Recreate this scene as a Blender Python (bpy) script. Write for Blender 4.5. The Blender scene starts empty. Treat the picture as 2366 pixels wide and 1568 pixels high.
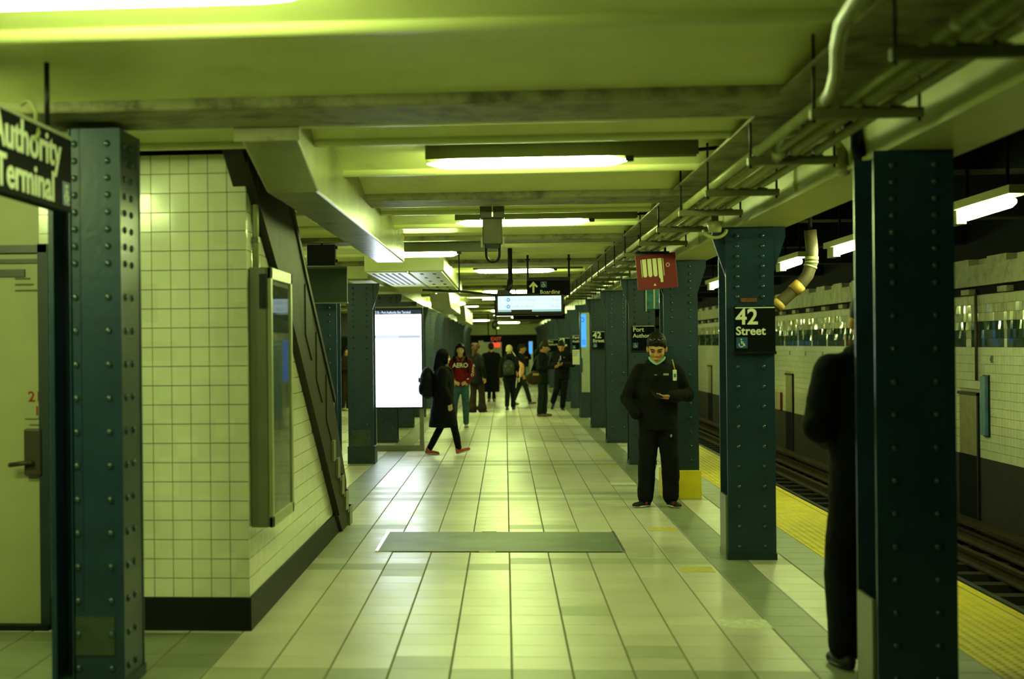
import bpy, math, random
from mathutils import Vector, Matrix
random.seed(7)
SC = bpy.context.scene
COL = SC.collection

# ------------------------------------------------------------------ camera
FPX, PPX, PPY, EYE = 3500.0, 873.0, 798.0, 1.637
psi, rho = math.atan(294 / 3500.0), -0.010
F = Vector((-math.sin(psi), math.cos(psi), 0))
R0 = Vector((math.cos(psi), math.sin(psi), 0))
U0 = Vector((0, 0, 1))
R = R0 * math.cos(rho) + U0 * math.sin(rho)
U = U0 * math.cos(rho) - R0 * math.sin(rho)
cam = bpy.data.cameras.new('camera')
cam.sensor_width = 36.0
cam.lens = FPX / 2366 * 36
cam.shift_x = (1183 - PPX) / 2366
cam.shift_y = (PPY - 784) / 2366
cam.clip_start, cam.clip_end = 0.1, 300
cam.dof.use_dof = True
cam.dof.focus_distance = 15.5
cam.dof.aperture_fstop = 2.2
camo = bpy.data.objects.new('camera', cam)
B = -F
camo.matrix_world = Matrix(((R.x, U.x, B.x, 0), (R.y, U.y, B.y, 0), (R.z, U.z, B.z, EYE), (0, 0, 0, 1)))
COL.objects.link(camo)
SC.camera = camo

# ------------------------------------------------------------------ world, exposure, lamp strengths
wd = bpy.data.worlds.new('world')
SC.world = wd
wd.use_nodes = True
wd.node_tree.nodes['Background'].inputs[0].default_value = (0.25, 0.5, 0.75, 1)
wd.node_tree.nodes['Background'].inputs[1].default_value = 0.008
SC.view_settings.view_transform = 'Standard'
SC.view_settings.look = 'None'
SC.view_settings.gamma = 1
SC.view_settings.use_curve_mapping = False
SC.view_settings.exposure = 0.0
LAMP = (0.78, 1.0, 0.33)
LAMP_POWER = 110.0
TRACK_POWER = 110.0
SC.cycles.max_bounces = 8
SC.cycles.diffuse_bounces = 5
SC.cycles.sample_clamp_indirect = 6.0

# ------------------------------------------------------------------ materials
MATS = {}
def mat(name, color, rough=0.6, noise=0.0, scale=6.0, metal=0.0, spec=0.5, bump=0.0, bscale=60.0,
        cell=None, cellvar=0.0, emit=None, power=0.0, alpha=1.0, transmission=0.0, dark=None, dscale=1.5, dlo=0.5, dhi=0.7, roughvar=0.0):
    m = bpy.data.materials.new(name)
    m.use_nodes = True
    nt = m.node_tree
    N, L = nt.nodes, nt.links
    b = N['Principled BSDF']
    b.inputs['Base Color'].default_value = (*color, 1)
    b.inputs['Roughness'].default_value = rough
    b.inputs['Metallic'].default_value = metal
    b.inputs['Specular IOR Level'].default_value = spec
    if transmission:
        b.inputs['Transmission Weight'].default_value = transmission
    if alpha < 1:
        b.inputs['Alpha'].default_value = alpha
    if emit:
        b.inputs['Emission Color'].default_value = (*emit, 1)
        b.inputs['Emission Strength'].default_value = power
    geo = N.new('ShaderNodeNewGeometry') if (noise or bump or cell or dark) else None
    out = None
    if noise:
        n = N.new('ShaderNodeTexNoise'); n.inputs['Scale'].default_value = scale; n.inputs['Detail'].default_value = 5
        L.new(geo.outputs['Position'], n.inputs['Vector'])
        mr = N.new('ShaderNodeMapRange'); mr.inputs[1].default_value = .3; mr.inputs[2].default_value = .7
        mr.inputs[3].default_value = 1 - noise; mr.inputs[4].default_value = 1 + noise * .6
        L.new(n.outputs['Fac'], mr.inputs[0])
        mx = N.new('ShaderNodeVectorMath'); mx.operation = 'SCALE'; mx.inputs[0].default_value = color
        L.new(mr.outputs[0], mx.inputs['Scale']); out = mx.outputs[0]
        if roughvar:
            mr2 = N.new('ShaderNodeMapRange'); mr2.inputs[3].default_value = rough - roughvar; mr2.inputs[4].default_value = rough + roughvar
            L.new(n.outputs['Fac'], mr2.inputs[0]); L.new(mr2.outputs[0], b.inputs['Roughness'])
    if cell:
        d = N.new('ShaderNodeVectorMath'); d.operation = 'MULTIPLY_ADD'
        d.inputs[1].default_value = tuple(1 / c if c else 0 for c in cell[0]); d.inputs[2].default_value = cell[1]
        L.new(geo.outputs['Position'], d.inputs[0])
        fl = N.new('ShaderNodeVectorMath'); fl.operation = 'FLOOR'; L.new(d.outputs[0], fl.inputs[0])
        wn = N.new('ShaderNodeTexWhiteNoise'); L.new(fl.outputs[0], wn.inputs['Vector'])
        mr = N.new('ShaderNodeMapRange'); mr.inputs[3].default_value = 1 - cellvar; mr.inputs[4].default_value = 1 + cellvar * .4
        L.new(wn.outputs['Value'], mr.inputs[0])
        mx = N.new('ShaderNodeVectorMath'); mx.operation = 'SCALE'; mx.inputs[0].default_value = color
        if out: L.new(out, mx.inputs[0])
        L.new(mr.outputs[0], mx.inputs['Scale']); out = mx.outputs[0]
    if dark:
        n = N.new('ShaderNodeTexNoise'); n.inputs['Scale'].default_value = dscale; n.inputs['Detail'].default_value = 8; n.inputs['Roughness'].default_value = .65
        L.new(geo.outputs['Position'], n.inputs['Vector'])
        mr = N.new('ShaderNodeMapRange'); mr.inputs[1].default_value = dlo; mr.inputs[2].default_value = dhi
        L.new(n.outputs['Fac'], mr.inputs[0])
        mx = N.new('ShaderNodeMix'); mx.data_type = 'RGBA'
        mx.inputs['A'].default_value = (*color, 1); mx.inputs['B'].default_value = (*dark, 1)
        if out: L.new(out, mx.inputs['A'])
        L.new(mr.outputs[0], mx.inputs['Factor']); out = mx.outputs['Result']
    if out: L.new(out, b.inputs['Base Color'])
    if bump:
        n = N.new('ShaderNodeTexNoise'); n.inputs['Scale'].default_value = bscale; n.inputs['Detail'].default_value = 4
        L.new(geo.outputs['Position'], n.inputs['Vector'])
        bp = N.new('ShaderNodeBump'); bp.inputs['Strength'].default_value = bump; bp.inputs['Distance'].default_value = .01
        L.new(n.outputs['Fac'], bp.inputs['Height']); L.new(bp.outputs[0], b.inputs['Normal'])
    MATS[name] = m
    return m

TP = 0.3066
fcell = ((.304, TP, 0), (-.018 / .304, -7.66 / TP, 0))
M_grout = mat('floor grout', (.16, .14, .07), .8)
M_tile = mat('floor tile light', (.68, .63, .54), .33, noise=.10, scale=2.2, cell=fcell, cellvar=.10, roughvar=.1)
M_tiledullshade = mat('floor tile dull and shaded', (.40, .42, .29), .4, noise=.12, scale=3, cell=fcell, cellvar=.14)
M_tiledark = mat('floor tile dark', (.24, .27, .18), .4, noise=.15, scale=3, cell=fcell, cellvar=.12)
M_hatch = mat('floor hatch plate', (.12, .165, .10), .45, noise=.35, scale=2.5, bump=.3, bscale=90)
M_chrome = mat('bright metal strip', (.8, .8, .75), .25, metal=1)
M_yellow = mat('yellow tactile', (.80, .62, .006), .55, noise=.15, scale=5, dark=(.35, .25, .02), dscale=1.8, dlo=.62, dhi=.8)
M_yellow2 = mat('yellow paint', (.90, .72, .02), .6, noise=.1, dark=(.04, .04, .02), dscale=9, dlo=.66, dhi=.70)
M_worn = mat('worn white sticker', (.75, .75, .62), .5, noise=.3, scale=25)
M_wornyellow = mat('worn yellow sticker', (.62, .52, .12), .5, noise=.3, scale=25)
M_wtile = mat('wall tile cream', (.80, .80, .60), .13, noise=.05, scale=3, cell=((0.1115, .1115, .1115), (0, 0, 0)), cellvar=.06)
M_wgrout = mat('wall grout', (.36, .35, .22), .85)
M_ledge = mat('ledge concrete', (.26, .26, .15), .7, noise=.25, scale=4, dark=(.12, .12, .07), dscale=6)
M_wgloss = mat('wall tile glossy', (.52, .52, .36), .07, noise=.05, scale=3, spec=.7)
M_wdull = mat('wall tile dull', (.34, .34, .20), .6, noise=.2, scale=5)
M_gtile = mat('wall tile green', (.030, .06, .040), .08, noise=.3, scale=8)
M_base = mat('dark base', (.003, .0038, .0055), .6, noise=.3, spec=.3)
M_darkwall = mat('sooty wall base', (.011, .007, .005), .8, noise=.4, scale=3)
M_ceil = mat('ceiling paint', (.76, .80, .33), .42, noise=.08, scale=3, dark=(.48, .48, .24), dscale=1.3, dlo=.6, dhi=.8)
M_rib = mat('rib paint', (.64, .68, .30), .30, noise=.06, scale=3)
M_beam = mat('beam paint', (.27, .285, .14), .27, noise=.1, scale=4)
M_girder = mat('girder dirt and conduit shade', (.30, .29, .14), .6, noise=.15, scale=5, dark=(.10, .09, .045), dscale=5, dlo=.45, dhi=.62)
M_soot = mat('soot black', (.003, .0035, .0045), .9, spec=.1)
M_teal = mat('teal column paint', (.011, .034, .064), .34, noise=.2, scale=5, bump=.12, bscale=35, dark=(.008, .02, .038), dscale=3, dlo=.55, dhi=.75)
M_rivet = mat('rivet paint', (.016, .050, .060), .2, spec=.7)
M_tealdark = mat('teal base paint', (.008, .027, .033), .5, noise=.3, scale=5)
M_patch = mat('worn paint patch', (.035, .055, .036), .7, noise=.4, scale=8)
M_steel = mat('brown stair steel', (.034, .030, .015), .6, spec=.2, noise=.4, scale=4, dark=(.014, .011, .006), dscale=4, dlo=.45, dhi=.65)
M_stairtread = mat('stair tread', (.16, .15, .09), .6, noise=.3)
M_olive = mat('olive fixture housing', (.075, .08, .03), .45, noise=.1)
M_conduit = mat('conduit paint', (.36, .38, .17), .35, noise=.15, scale=8)
M_bracket = mat('bracket paint', (.15, .15, .06), .5, noise=.2)
M_black = mat('black plastic', (.003, .0035, .0045), .45, spec=.3)
M_blackmetal = mat('black metal', (.005, .006, .007), .45, spec=.3)
M_frame = mat('grey green frame', (.16, .17, .10), .4, noise=.1)
M_framelight = mat('pale frame', (.34, .35, .20), .35, noise=.1)
M_glass = mat('display glass', (.08, .10, .08), .04, spec=.9, alpha=.35)
M_map = mat('map sheet', (.30, .33, .22), .5, noise=.4, scale=6)
M_mapblue = mat('map blue print', (.08, .20, .35), .5, noise=.3, scale=9)
M_signblack = mat('sign face black', (.0035, .0045, .0055), .75, spec=.08)
M_white = mat('sign white', (.80, .84, .66), .5)
M_blueicon = mat('sign blue', (.02, .08, .26), .5)
M_red = mat('red enamel', (.17, .004, .006), .5, noise=.1)
M_cream = mat('cream enamel', (.72, .70, .40), .5)
M_doorpaint = mat('door paint', (.42, .42, .22), .5, noise=.08, scale=3)
M_lock = mat('dark lock', (.05, .04, .025), .4)
M_redink = mat('red ink', (.35, .04, .02), .8)
M_greyink = mat('grey ink', (.14, .15, .08), .8)
M_tube = mat('lamp tube', (1, 1, 1), .5, emit=LAMP, power=LAMP_POWER)
M_ttube = mat('track lamp tube', (1, 1, 1), .5, emit=(.80, 1, .33), power=TRACK_POWER)
M_screen = mat('bright screen', (.02, .02, .02), .3, emit=(.80, .92, 1.0), power=8.0)
M_screengrey = mat('screen grey row', (.02, .02, .02), .3, emit=(.55, .68, .78), power=1.0)
M_screenpale = mat('screen pale row', (.02, .02, .02), .3, emit=(.70, .82, .9), power=1.1)
M_screennavy = mat('screen navy bar', (.005, .01, .03), .3, emit=(.01, .03, .09), power=.5)
M_screentext = mat('screen text', (.02, .02, .02), .3, emit=(.7, .85, 1.0), power=1.0)
M_dispface = mat('countdown face', (.02, .02, .02), .3, emit=(.72, .92, .95), power=1.05)
M_dispgrey = mat('countdown grey text', (.02, .02, .02), .3, emit=(.55, .74, .76), power=.95)
M_dispblue = mat('countdown blue ring', (.02, .02, .02), .3, emit=(.12, .42, .75), power=1.0)
M_dispgreen = mat('countdown green strip', (.02, .02, .02), .3, emit=(.30, .62, .60), power=.9)
M_helpblue = mat('lit blue panel', (.02, .1, .3), .3, emit=(.06, .38, .95), power=1.15)
M_helpdark = mat('blue print', (.01, .05, .2), .4, emit=(.01, .08, .35), power=.8)
M_metalpale = mat('brushed metal', (.42, .46, .36), .35, metal=.5, noise=.1)
M_redlit = mat('lit red sign', (.3, .02, .01), .4, emit=(1, .07, .03), power=1.0)
M_exit = mat('exit lettering', (.3, .02, .01), .4, emit=(.5, .04, .02), power=.45)
M_rail = mat('rusty rail', (.07, .045, .025), .45, metal=.5, noise=.4, scale=6)
M_tie = mat('track ties', (.018, .015, .011), .9, noise=.4, scale=5)
M_rust = mat('rusty pipe', (.075, .055, .03), .6, noise=.4, scale=9)
M_rustband = mat('ochre pipe band', (.42, .26, .06), .6, noise=.3, scale=14)
M_cyanglare = mat('cyan column glare', (.05, .22, .22), .1, noise=.5, scale=9)
M_paper = mat('paper notice', (.78, .76, .62), .6)
# people
def cloth(n, c, r=.9): return mat(n, c, r, spec=.2, noise=.25, scale=9, bump=.25, bscale=120)
M_skin = mat('skin warm', (.50, .25, .09), .5, noise=.08, scale=30)
M_skinpale = mat('skin pale', (.70, .46, .26), .5, noise=.06, scale=30)
M_hair = mat('hair black', (.003, .0028, .003), .6, spec=.25, bump=.5, bscale=150)
M_hairbrown = mat('hair brown', (.045, .022, .008), .65, spec=.2, bump=.5, bscale=150)
M_hairblond = mat('hair blond', (.45, .36, .14), .5, bump=.5, bscale=150)
M_eye = mat('eye dark', (.02, .015, .01), .3)
M_lip = mat('lips', (.38, .10, .07), .5)
M_jacket = cloth('black jacket', (.0042, .0050, .0055))
M_coat = cloth('black coat', (.0028, .0034, .0042))
M_trouser = cloth('black trousers', (.0030, .0038, .0058))
M_sil = cloth('near black cloth', (.0022, .003, .0042))
M_hood = cloth('red hoodie', (.20, .010, .016))
M_jeans = cloth('blue jeans', (.05, .13, .16))
M_jeansl = cloth('light jeans', (.30, .36, .26))
M_jeansd = cloth('dark jeans', (.012, .021, .02))
M_browntr = cloth('brown trousers', (.026, .015, .009))
M_greenj = cloth('dark green jacket', (.007, .012, .009))
M_brownj = cloth('brown jacket', (.016, .010, .007))
M_shoe = mat('black shoe', (.004, .004, .005), .6)
M_shoewhite = mat('white sole', (.62, .62, .52), .5)
M_shoepink = mat('red pink sneaker', (.42, .07, .05), .6, noise=.4, scale=30)
M_shoebrown = mat('brown shoe', (.17, .085, .025), .5)
M_shoecream = mat('cream sneaker', (.55, .52, .36), .6)
M_mask = mat('cyan mask', (.22, .52, .45), .8)
M_bagdark = cloth('dark backpack', (.02, .028, .02), .7)
M_bagblack = cloth('black backpack', (.003, .004, .005), .7)
M_bagbrown = cloth('brown black bag', (.035, .022, .012), .6)
M_pink = cloth('salmon bag', (.68, .30, .16), .7)
M_fur = mat('fur trim', (.16, .13, .05), .9, noise=.5, scale=40, bump=.8, bscale=90)
M_phonelit = mat('lit phone screen', (.3, .35, .2), .3, emit=(.55, .75, .38), power=.75)

# ------------------------------------------------------------------ mesh building
class MB:
    def __init__(s): s.v = []; s.f = []; s.sm = []
    def add(s, vs, fs, smooth=False):
        o = len(s.v); s.v += [tuple(v) for v in vs]
        s.f += [tuple(i + o for i in f) for f in fs]; s.sm += [smooth] * len(fs); return s
    def box(s, x0, x1, y0, y1, z0, z1):
        return s.add([(x0, y0, z0), (x1, y0, z0), (x1, y1, z0), (x0, y1, z0), (x0, y0, z1), (x1, y0, z1), (x1, y1, z1), (x0, y1, z1)],
                     [(0, 3, 2, 1), (4, 5, 6, 7), (0, 1, 5, 4), (1, 2, 6, 5), (2, 3, 7, 6), (3, 0, 4, 7)])
    def obox(s, c, X, Y, Z):
        c, X, Y, Z = Vector(c), Vector(X), Vector(Y), Vector(Z)
        vs = [c + X * a + Y * b + Z * d for d in (-1, 1) for a, b in ((-1, -1), (1, -1), (1, 1), (-1, 1))]
        return s.add(vs, [(0, 3, 2, 1), (4, 5, 6, 7), (0, 1, 5, 4), (1, 2, 6, 5), (2, 3, 7, 6), (3, 0, 4, 7)])
    def prism(s, poly, axis, a, b):
        def P(p, t): return (t, p[0], p[1]) if axis == 0 else (p[0], t, p[1]) if axis == 1 else (p[0], p[1], t)
        n = len(poly)
        return s.add([P(p, a) for p in poly] + [P(p, b) for p in poly],
                     [tuple(range(n))[::-1], tuple(range(n, 2 * n))] + [(i, (i + 1) % n, n + (i + 1) % n, n + i) for i in range(n)])
    def loft(s, rings, smooth=True, cap=True):
        n = len(rings[0]); vs = [v for r in rings for v in r]; fs = []
        for k in range(len(rings) - 1):
            for i in range(n):
                j = (i + 1) % n
                fs.append((k * n + i, k * n + j, (k + 1) * n + j, (k + 1) * n + i))
        if cap: fs += [tuple(range(n))[::-1], tuple(range((len(rings) - 1) * n, len(rings) * n))]
        return s.add(vs, fs, smooth)
    def tube(s, pts, rad, seg=10, smooth=True, flat=1.0, flatdir=None):
        pts = [Vector(p) for p in pts]
        rad = rad if isinstance(rad, (list, tuple)) else [rad] * len(pts)
        rings = []; up = None
        for i, p in enumerate(pts):
            t = (pts[min(i + 1, len(pts) - 1)] - pts[max(i - 1, 0)]).normalized()
            if up is None:
                up = flatdir and Vector(flatdir) or (Vector((0, 0, 1)) if abs(t.z) < .9 else Vector((1, 0, 0)))
            a = (up - t * up.dot(t)).normalized(); b = t.cross(a); up = a
            rings.append([p + (a * math.cos(q) * flat + b * math.sin(q)) * rad[i] for q in (2 * math.pi * k / seg for k in range(seg))])
        return s.loft(rings, smooth)
    def ell(s, c, r, rot=None, seg=14, rings=9, smooth=True):
        c = Vector(c); vs = []; rx, ry, rz = (r, r, r) if not isinstance(r, (tuple, list)) else r
        def T(v):
            v = Vector(v)
            if rot is not None: v = rot @ v
            return c + v
        vs.append(T((0, 0, -rz)))
        for k in range(1, rings):
            ph = -math.pi / 2 + math.pi * k / rings
            for i in range(seg):
                q = 2 * math.pi * i / seg
                vs.append(T((rx * math.cos(ph) * math.cos(q), ry * math.cos(ph) * math.sin(q), rz * math.sin(ph))))
        vs.append(T((0, 0, rz))); fs = []
        for i in range(seg): fs.append((0, 1 + (i + 1) % seg, 1 + i))
        for k in range(rings - 2):
            for i in range(seg):
                a, b = 1 + k * seg + i, 1 + k * seg + (i + 1) % seg
                fs.append((a, b, b + seg, a + seg))
        top = len(vs) - 1; o = 1 + (rings - 2) * seg
        for i in range(seg): fs.append((o + i, o + (i + 1) % seg, top))
        return s.add(vs, fs, smooth)
    def caps(s, pts, rad, seg=12):
        s.tube(pts, rad, seg)
        rad = rad if isinstance(rad, (list, tuple)) else [rad] * len(pts)
        for p, r in zip(pts, rad): s.ell(p, r * .995, seg=12, rings=8)
        return s
    def mesh(s, name, off=(0, 0, 0)):
        me = bpy.data.meshes.new(name)
        ox, oy, oz = off
        me.from_pydata([(x - ox, y - oy, z - oz) for x, y, z in s.v], [], s.f)
        me.polygons.foreach_set('use_smooth', s.sm); me.update()
        return me
    def build(s, name, m, parent=None, local=False):
        off = (0, 0, 0)
        if parent is not None and not local:
            p = parent; off = Vector((0, 0, 0))
            while p is not None: off += p.location; p = p.parent
        me = s.mesh(name, off); me.materials.append(m)
        o = bpy.data.objects.new(name, me); o.parent = parent; COL.objects.link(o)
        return o

def tag(o, label, cat, group=None, kind=None):
    o['label'] = label; o['category'] = cat
    if group: o['group'] = group
    if kind: o['kind'] = kind
    return o
def thing(name, label, cat, loc=(0, 0, 0), rz=0, group=None, kind=None):
    o = bpy.data.objects.new(name, None); o.location = loc; o.rotation_euler = (0, 0, rz); o.empty_display_size = .1
    COL.objects.link(o)
    return tag(o, label, cat, group, kind)
def struct(o): o['kind'] = 'structure'; return o
def stuff(o): o['kind'] = 'stuff'; return o
def bevel(o, w, seg=2):
    b = o.modifiers.new('bevel', 'BEVEL'); b.width = w; b.segments = seg; b.limit_method = 'ANGLE'; return o
def place(me, name, m, loc, parent=None, scale=None, rot=None):
    o = bpy.data.objects.new(name, me); o.parent = parent
    off = Vector((0, 0, 0)); p = parent
    while p is not None: off += p.location; p = p.parent
    o.location = Vector(loc) - off
    if scale: o.scale = scale
    if rot: o.rotation_euler = rot
    COL.objects.link(o); return o
def text(body, loc, size, m, parent, face='-Y', bold=.012, name='lettering', align='LEFT', sx=1.0, tilt=0):
    c = bpy.data.curves.new(name, 'FONT'); c.body = body; c.size = size; c.extrude = .0015; c.offset = bold * size
    c.align_x = align; c.resolution_u = 3
    c.materials.append(m)
    o = bpy.data.objects.new(name, c); o.parent = parent
    off = Vector((0, 0, 0)); p = parent
    while p is not None: off += p.location; p = p.parent
    o.location = Vector(loc) - off
    o.rotation_euler = {'-Y': (math.pi / 2, tilt, 0), '+X': (math.pi / 2, 0, math.pi / 2), '-X': (math.pi / 2, 0, -math.pi / 2), '+Y': (math.pi / 2, 0, math.pi)}[face]
    o.scale = (sx, 1, 1); COL.objects.link(o); return o
def basis(face):
    return {'-Y': (Vector((1, 0, 0)), Vector((0, -1, 0))), '+X': (Vector((0, 1, 0)), Vector((1, 0, 0))), '-X': (Vector((0, -1, 0)), Vector((-1, 0, 0)))}[face]
def access_icon(parent, c, s, face='-Y', pale=False):
    """seated wheelchair figure on a blue square, flat print on a thin plate"""
    rx, n = basis(face); c = Vector(c); Z = Vector((0, 0, 1))
    plate = MB().obox(c, rx * s / 2, n * .002, Z * s / 2).build('access_panel', M_blueicon, parent)
    b = MB(); o = c + n * .003
    def P(u, w): return o + rx * u * s + Z * w * s
    b.tube([P(-.06 + .21 * math.cos(t), -.16 + .21 * math.sin(t)) for t in [math.radians(a) for a in range(150, 391, 20)]], .035 * s, 5)
    b.tube([P(-.06, .16), P(-.04, -.08), P(.16, -.08), P(.26, -.30)], .045 * s, 5)
    b.tube([P(-.05, .06), P(.14, .06)], .035 * s, 5)
    b.ell(P(-.07, .30), .075 * s, seg=8, rings=6)
    b.build('access_symbol', M_white, plate)
    return plate

# ------------------------------------------------------------------ floor and tiles
Y0, Y1 = -4.0, 84.0
XL = -5.6
XE = 3.08
floor = struct(MB().box(XL, XE, Y0, Y1, -.35, -.004).build('floor', M_grout))
xs = [.018 + .303 * k for k in range(3)] + [.921, 1.213, 1.507, 1.795, 2.09, 2.385]
xl = [.018 - .3075 * k for k in range(1, 19)]
edges = sorted(xl) + xs
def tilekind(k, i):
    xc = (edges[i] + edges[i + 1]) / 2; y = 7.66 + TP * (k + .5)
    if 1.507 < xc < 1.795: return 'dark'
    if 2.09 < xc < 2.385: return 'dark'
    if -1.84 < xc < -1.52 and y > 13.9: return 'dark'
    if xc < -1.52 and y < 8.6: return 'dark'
    ph = (y - 7.05) % 4.515  # crosswise bands by the column lines carry girder shade in the tile colour
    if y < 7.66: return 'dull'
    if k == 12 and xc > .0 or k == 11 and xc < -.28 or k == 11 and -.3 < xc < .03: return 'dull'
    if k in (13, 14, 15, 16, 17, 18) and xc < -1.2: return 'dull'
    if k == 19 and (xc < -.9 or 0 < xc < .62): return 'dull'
    if k > 20 and (4.4 < ph or ph < .15 or .45 < ph < .75): return 'dull'  # darker rows painted at each column line for the girder shade
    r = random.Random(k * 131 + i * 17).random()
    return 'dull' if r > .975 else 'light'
TM = {'light': M_tile, 'dull': M_tiledullshade, 'dark': M_tiledark}
def hidden(k, i):
    y0, y1 = 7.66 + TP * k, 7.66 + TP * (k + 1); x0, x1 = edges[i], edges[i + 1]
    if 12.0 < (y0 + y1) / 2 < 13.25 and -1.04 < (x0 + x1) / 2 < .92: return True
    if 8.66 < y0 and y1 < 13.9 and x1 < -1.483: return True
    return False
meshes = {}
rest = {q: MB() for q in TM}
n_ind = 0
def tile_mesh(w, h, kind):
    key = (round(w, 4), round(h, 4), kind)
    if key not in meshes:
        a, b, t = w / 2 - .0045, h / 2 - .0013, .004
        me = MB().add([(-a, -b, -.004), (a, -b, -.004), (a, b, -.004), (-a, b, -.004), (-a + .002, -b + .002, 0), (a - .002, -b + .002, 0), (a - .002, b - .002, 0), (-a + .002, b - .002, 0)],
                      [(4, 5, 6, 7), (0, 1, 5, 4), (1, 2, 6, 5), (2, 3, 7, 6), (3, 0, 4, 7)]).mesh('tile')
        me.materials.append(TM[kind]); meshes[key] = me
    return meshes[key]
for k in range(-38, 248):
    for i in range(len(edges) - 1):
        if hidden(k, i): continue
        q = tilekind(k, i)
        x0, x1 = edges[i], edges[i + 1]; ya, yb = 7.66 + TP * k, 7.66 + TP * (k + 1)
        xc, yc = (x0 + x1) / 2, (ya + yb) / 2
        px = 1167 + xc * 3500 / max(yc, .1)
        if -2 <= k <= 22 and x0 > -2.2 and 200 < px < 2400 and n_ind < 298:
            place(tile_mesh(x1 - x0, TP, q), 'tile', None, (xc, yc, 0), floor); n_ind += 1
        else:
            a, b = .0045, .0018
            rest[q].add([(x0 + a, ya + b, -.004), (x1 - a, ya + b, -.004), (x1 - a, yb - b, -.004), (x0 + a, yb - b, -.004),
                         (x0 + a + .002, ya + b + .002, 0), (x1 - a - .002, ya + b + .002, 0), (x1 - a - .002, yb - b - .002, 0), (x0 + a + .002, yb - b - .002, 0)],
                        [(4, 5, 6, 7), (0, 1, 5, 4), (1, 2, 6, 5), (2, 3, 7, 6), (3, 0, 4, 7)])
for q, b in rest.items(): stuff(b.build('distant_tiling', TM[q], floor))

hatch = thing('floor_hatch', 'dark green floor hatch plate set flush in the pale tiles, shiny strips at both ends', 'hatch', (-.06, 12.62, 0))
MB().box(-1.02, .90, 12.0, 13.24, -.004, .004).build('cover_plate', M_hatch, hatch)
for x0, x1 in ((-1.045, -1.02), (.90, .925)):
    MB().box(x0, x1, 11.98, 13.26, -.004, .009).build('edge_strip', M_chrome, hatch)
for x, y in ((-.22, 11.985), (-.22, 13.245)):
    MB().box(x, x + .13, y - .01, y + .01, -.004, .008).build('lifting_lug', M_worn, hatch)

for nm, x0, x1, y, m, lab in (
    ('floor_sticker', 1.24, 1.51, 8.95, M_worn, 'worn whitish sticker on the pale tiles beside the nearest dark floor strip'),
    ('floor_sticker', 1.24, 1.48, 11.08, M_wornyellow, 'faded yellow sticker on the floor beside the base of the 42 Street column'),
    ('floor_sticker', 1.25, 1.49, 13.47, M_wornyellow, 'faded yellow sticker on the floor just in front of the phone-holding man in the mask'),
    ('floor_sticker', 1.21, 1.50, 17.82, M_worn, 'thin whitish sticker on the floor behind the feet of the man in the mask'),
    ('floor_sticker', 1.26, 1.49, 20.3, M_wornyellow, 'faint yellow sticker on the floor in front of the Port Authority column'),
    ('floor_sticker', 1.24, 1.49, 22.4, M_wornyellow, 'faint yellow sticker on the floor between the Port Authority column and the next')):
    tag(MB().box(x0, x1, y - .14, y + .14, -.001, .0015).build(nm, m), lab, 'sticker', 'worn stickers along the dark floor strip')

# platform edge: tactile panels
trim = struct(MB().box(2.385, XE + .03, Y0, Y1, -.34, -.03).build('trim_1', M_grout))
pm = MB().box(-.334, .334, -.303, .303, -.03, 0).mesh('tactile_panel'); pm.materials.append(M_yellow)
dome = MB()
for a in range(10):
    for c in range(11):
        x, y = -.30 + .06 * c, -.27 + .06 * a
        if abs(x - .255) < .02: continue
        dome.add([(x - .014, y - .014, 0), (x + .014, y - .014, 0), (x + .014, y + .014, 0), (x - .014, y + .014, 0), (x - .007, y - .007, .005), (x + .007, y - .007, .005), (x + .007, y + .007, .005), (x - .007, y + .007, .005)],
                 [(4, 5, 6, 7), (0, 1, 5, 4), (1, 2, 6, 5), (2, 3, 7, 6), (3, 0, 4, 7)])
dm = dome.mesh('dome_field'); dm.materials.append(M_yellow)
lm = MB().box(.262, .268, -.303, .303, 0, .002).mesh('edge_groove'); lm.materials.append(M_grout)
y = 5.4
while y < 80:
    p = place(pm, 'tactile_panel', None, (2.72, y, 0), trim)
    if y < 25:
        stuff(place(dm, 'dome_field', None, (2.72, y, 0), p))
    place(lm, 'edge_groove', None, (2.72, y, 0), p)
    y += .609
struct(MB().box(3.054, XE + .045, Y0, Y1, -.34, -.004).build('trim_2', M_blackmetal))

# ------------------------------------------------------------------ track trench and far wall
tf = struct(MB().box(2.3, 6.5, Y0, Y1, -1.5, -1.12).build('track_floor', M_tie))
struct(MB().box(2.3, XE - .1, Y0, Y1, -1.2, -.33).build('trim_3', M_darkwall))
def railprof(xc, zb): return [(xc - .07, zb), (xc + .07, zb), (xc + .07, zb + .02), (xc + .015, zb + .035), (xc + .015, zb + .11), (xc + .036, zb + .12), (xc + .036, zb + .16), (xc - .036, zb + .16), (xc - .036, zb + .12), (xc - .015, zb + .11), (xc - .015, zb + .035), (xc - .07, zb + .02)]
for x, lab in ((3.95, 'rusty running rail nearest the platform edge, down in the track trench'), (5.39, 'rusty running rail nearest the tiled trackside wall')):
    tag(MB().prism(railprof(x, -.98), 1, Y0, Y1).build('running_rail', M_rail), lab, 'rail', 'running rails')
tr = thing('third_rail', 'covered power rail on its board along the foot of the trackside wall', 'rail', (5.85, 20, -1.12))
MB().prism(railprof(5.85, -.93), 1, Y0, Y1).build('conductor', M_rail, tr)
MB().box(5.76, 5.98, Y0, Y1, -.70, -.66).build('cover_board', M_rail, tr)
for k in range(12): MB().box(5.93, 5.98, 8 + 4 * k, 8.08 + 4 * k, -1.12, -.70).build('bracket', M_tie, tr)
tie = MB().box(-1.25, 1.25, -.11, .11, -.10, .14).mesh('sleeper'); tie.materials.append(M_tie)
for k in range(75): place(tie, 'sleeper', None, (4.67, 7 + .75 * k, -1.12), tf)

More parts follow.
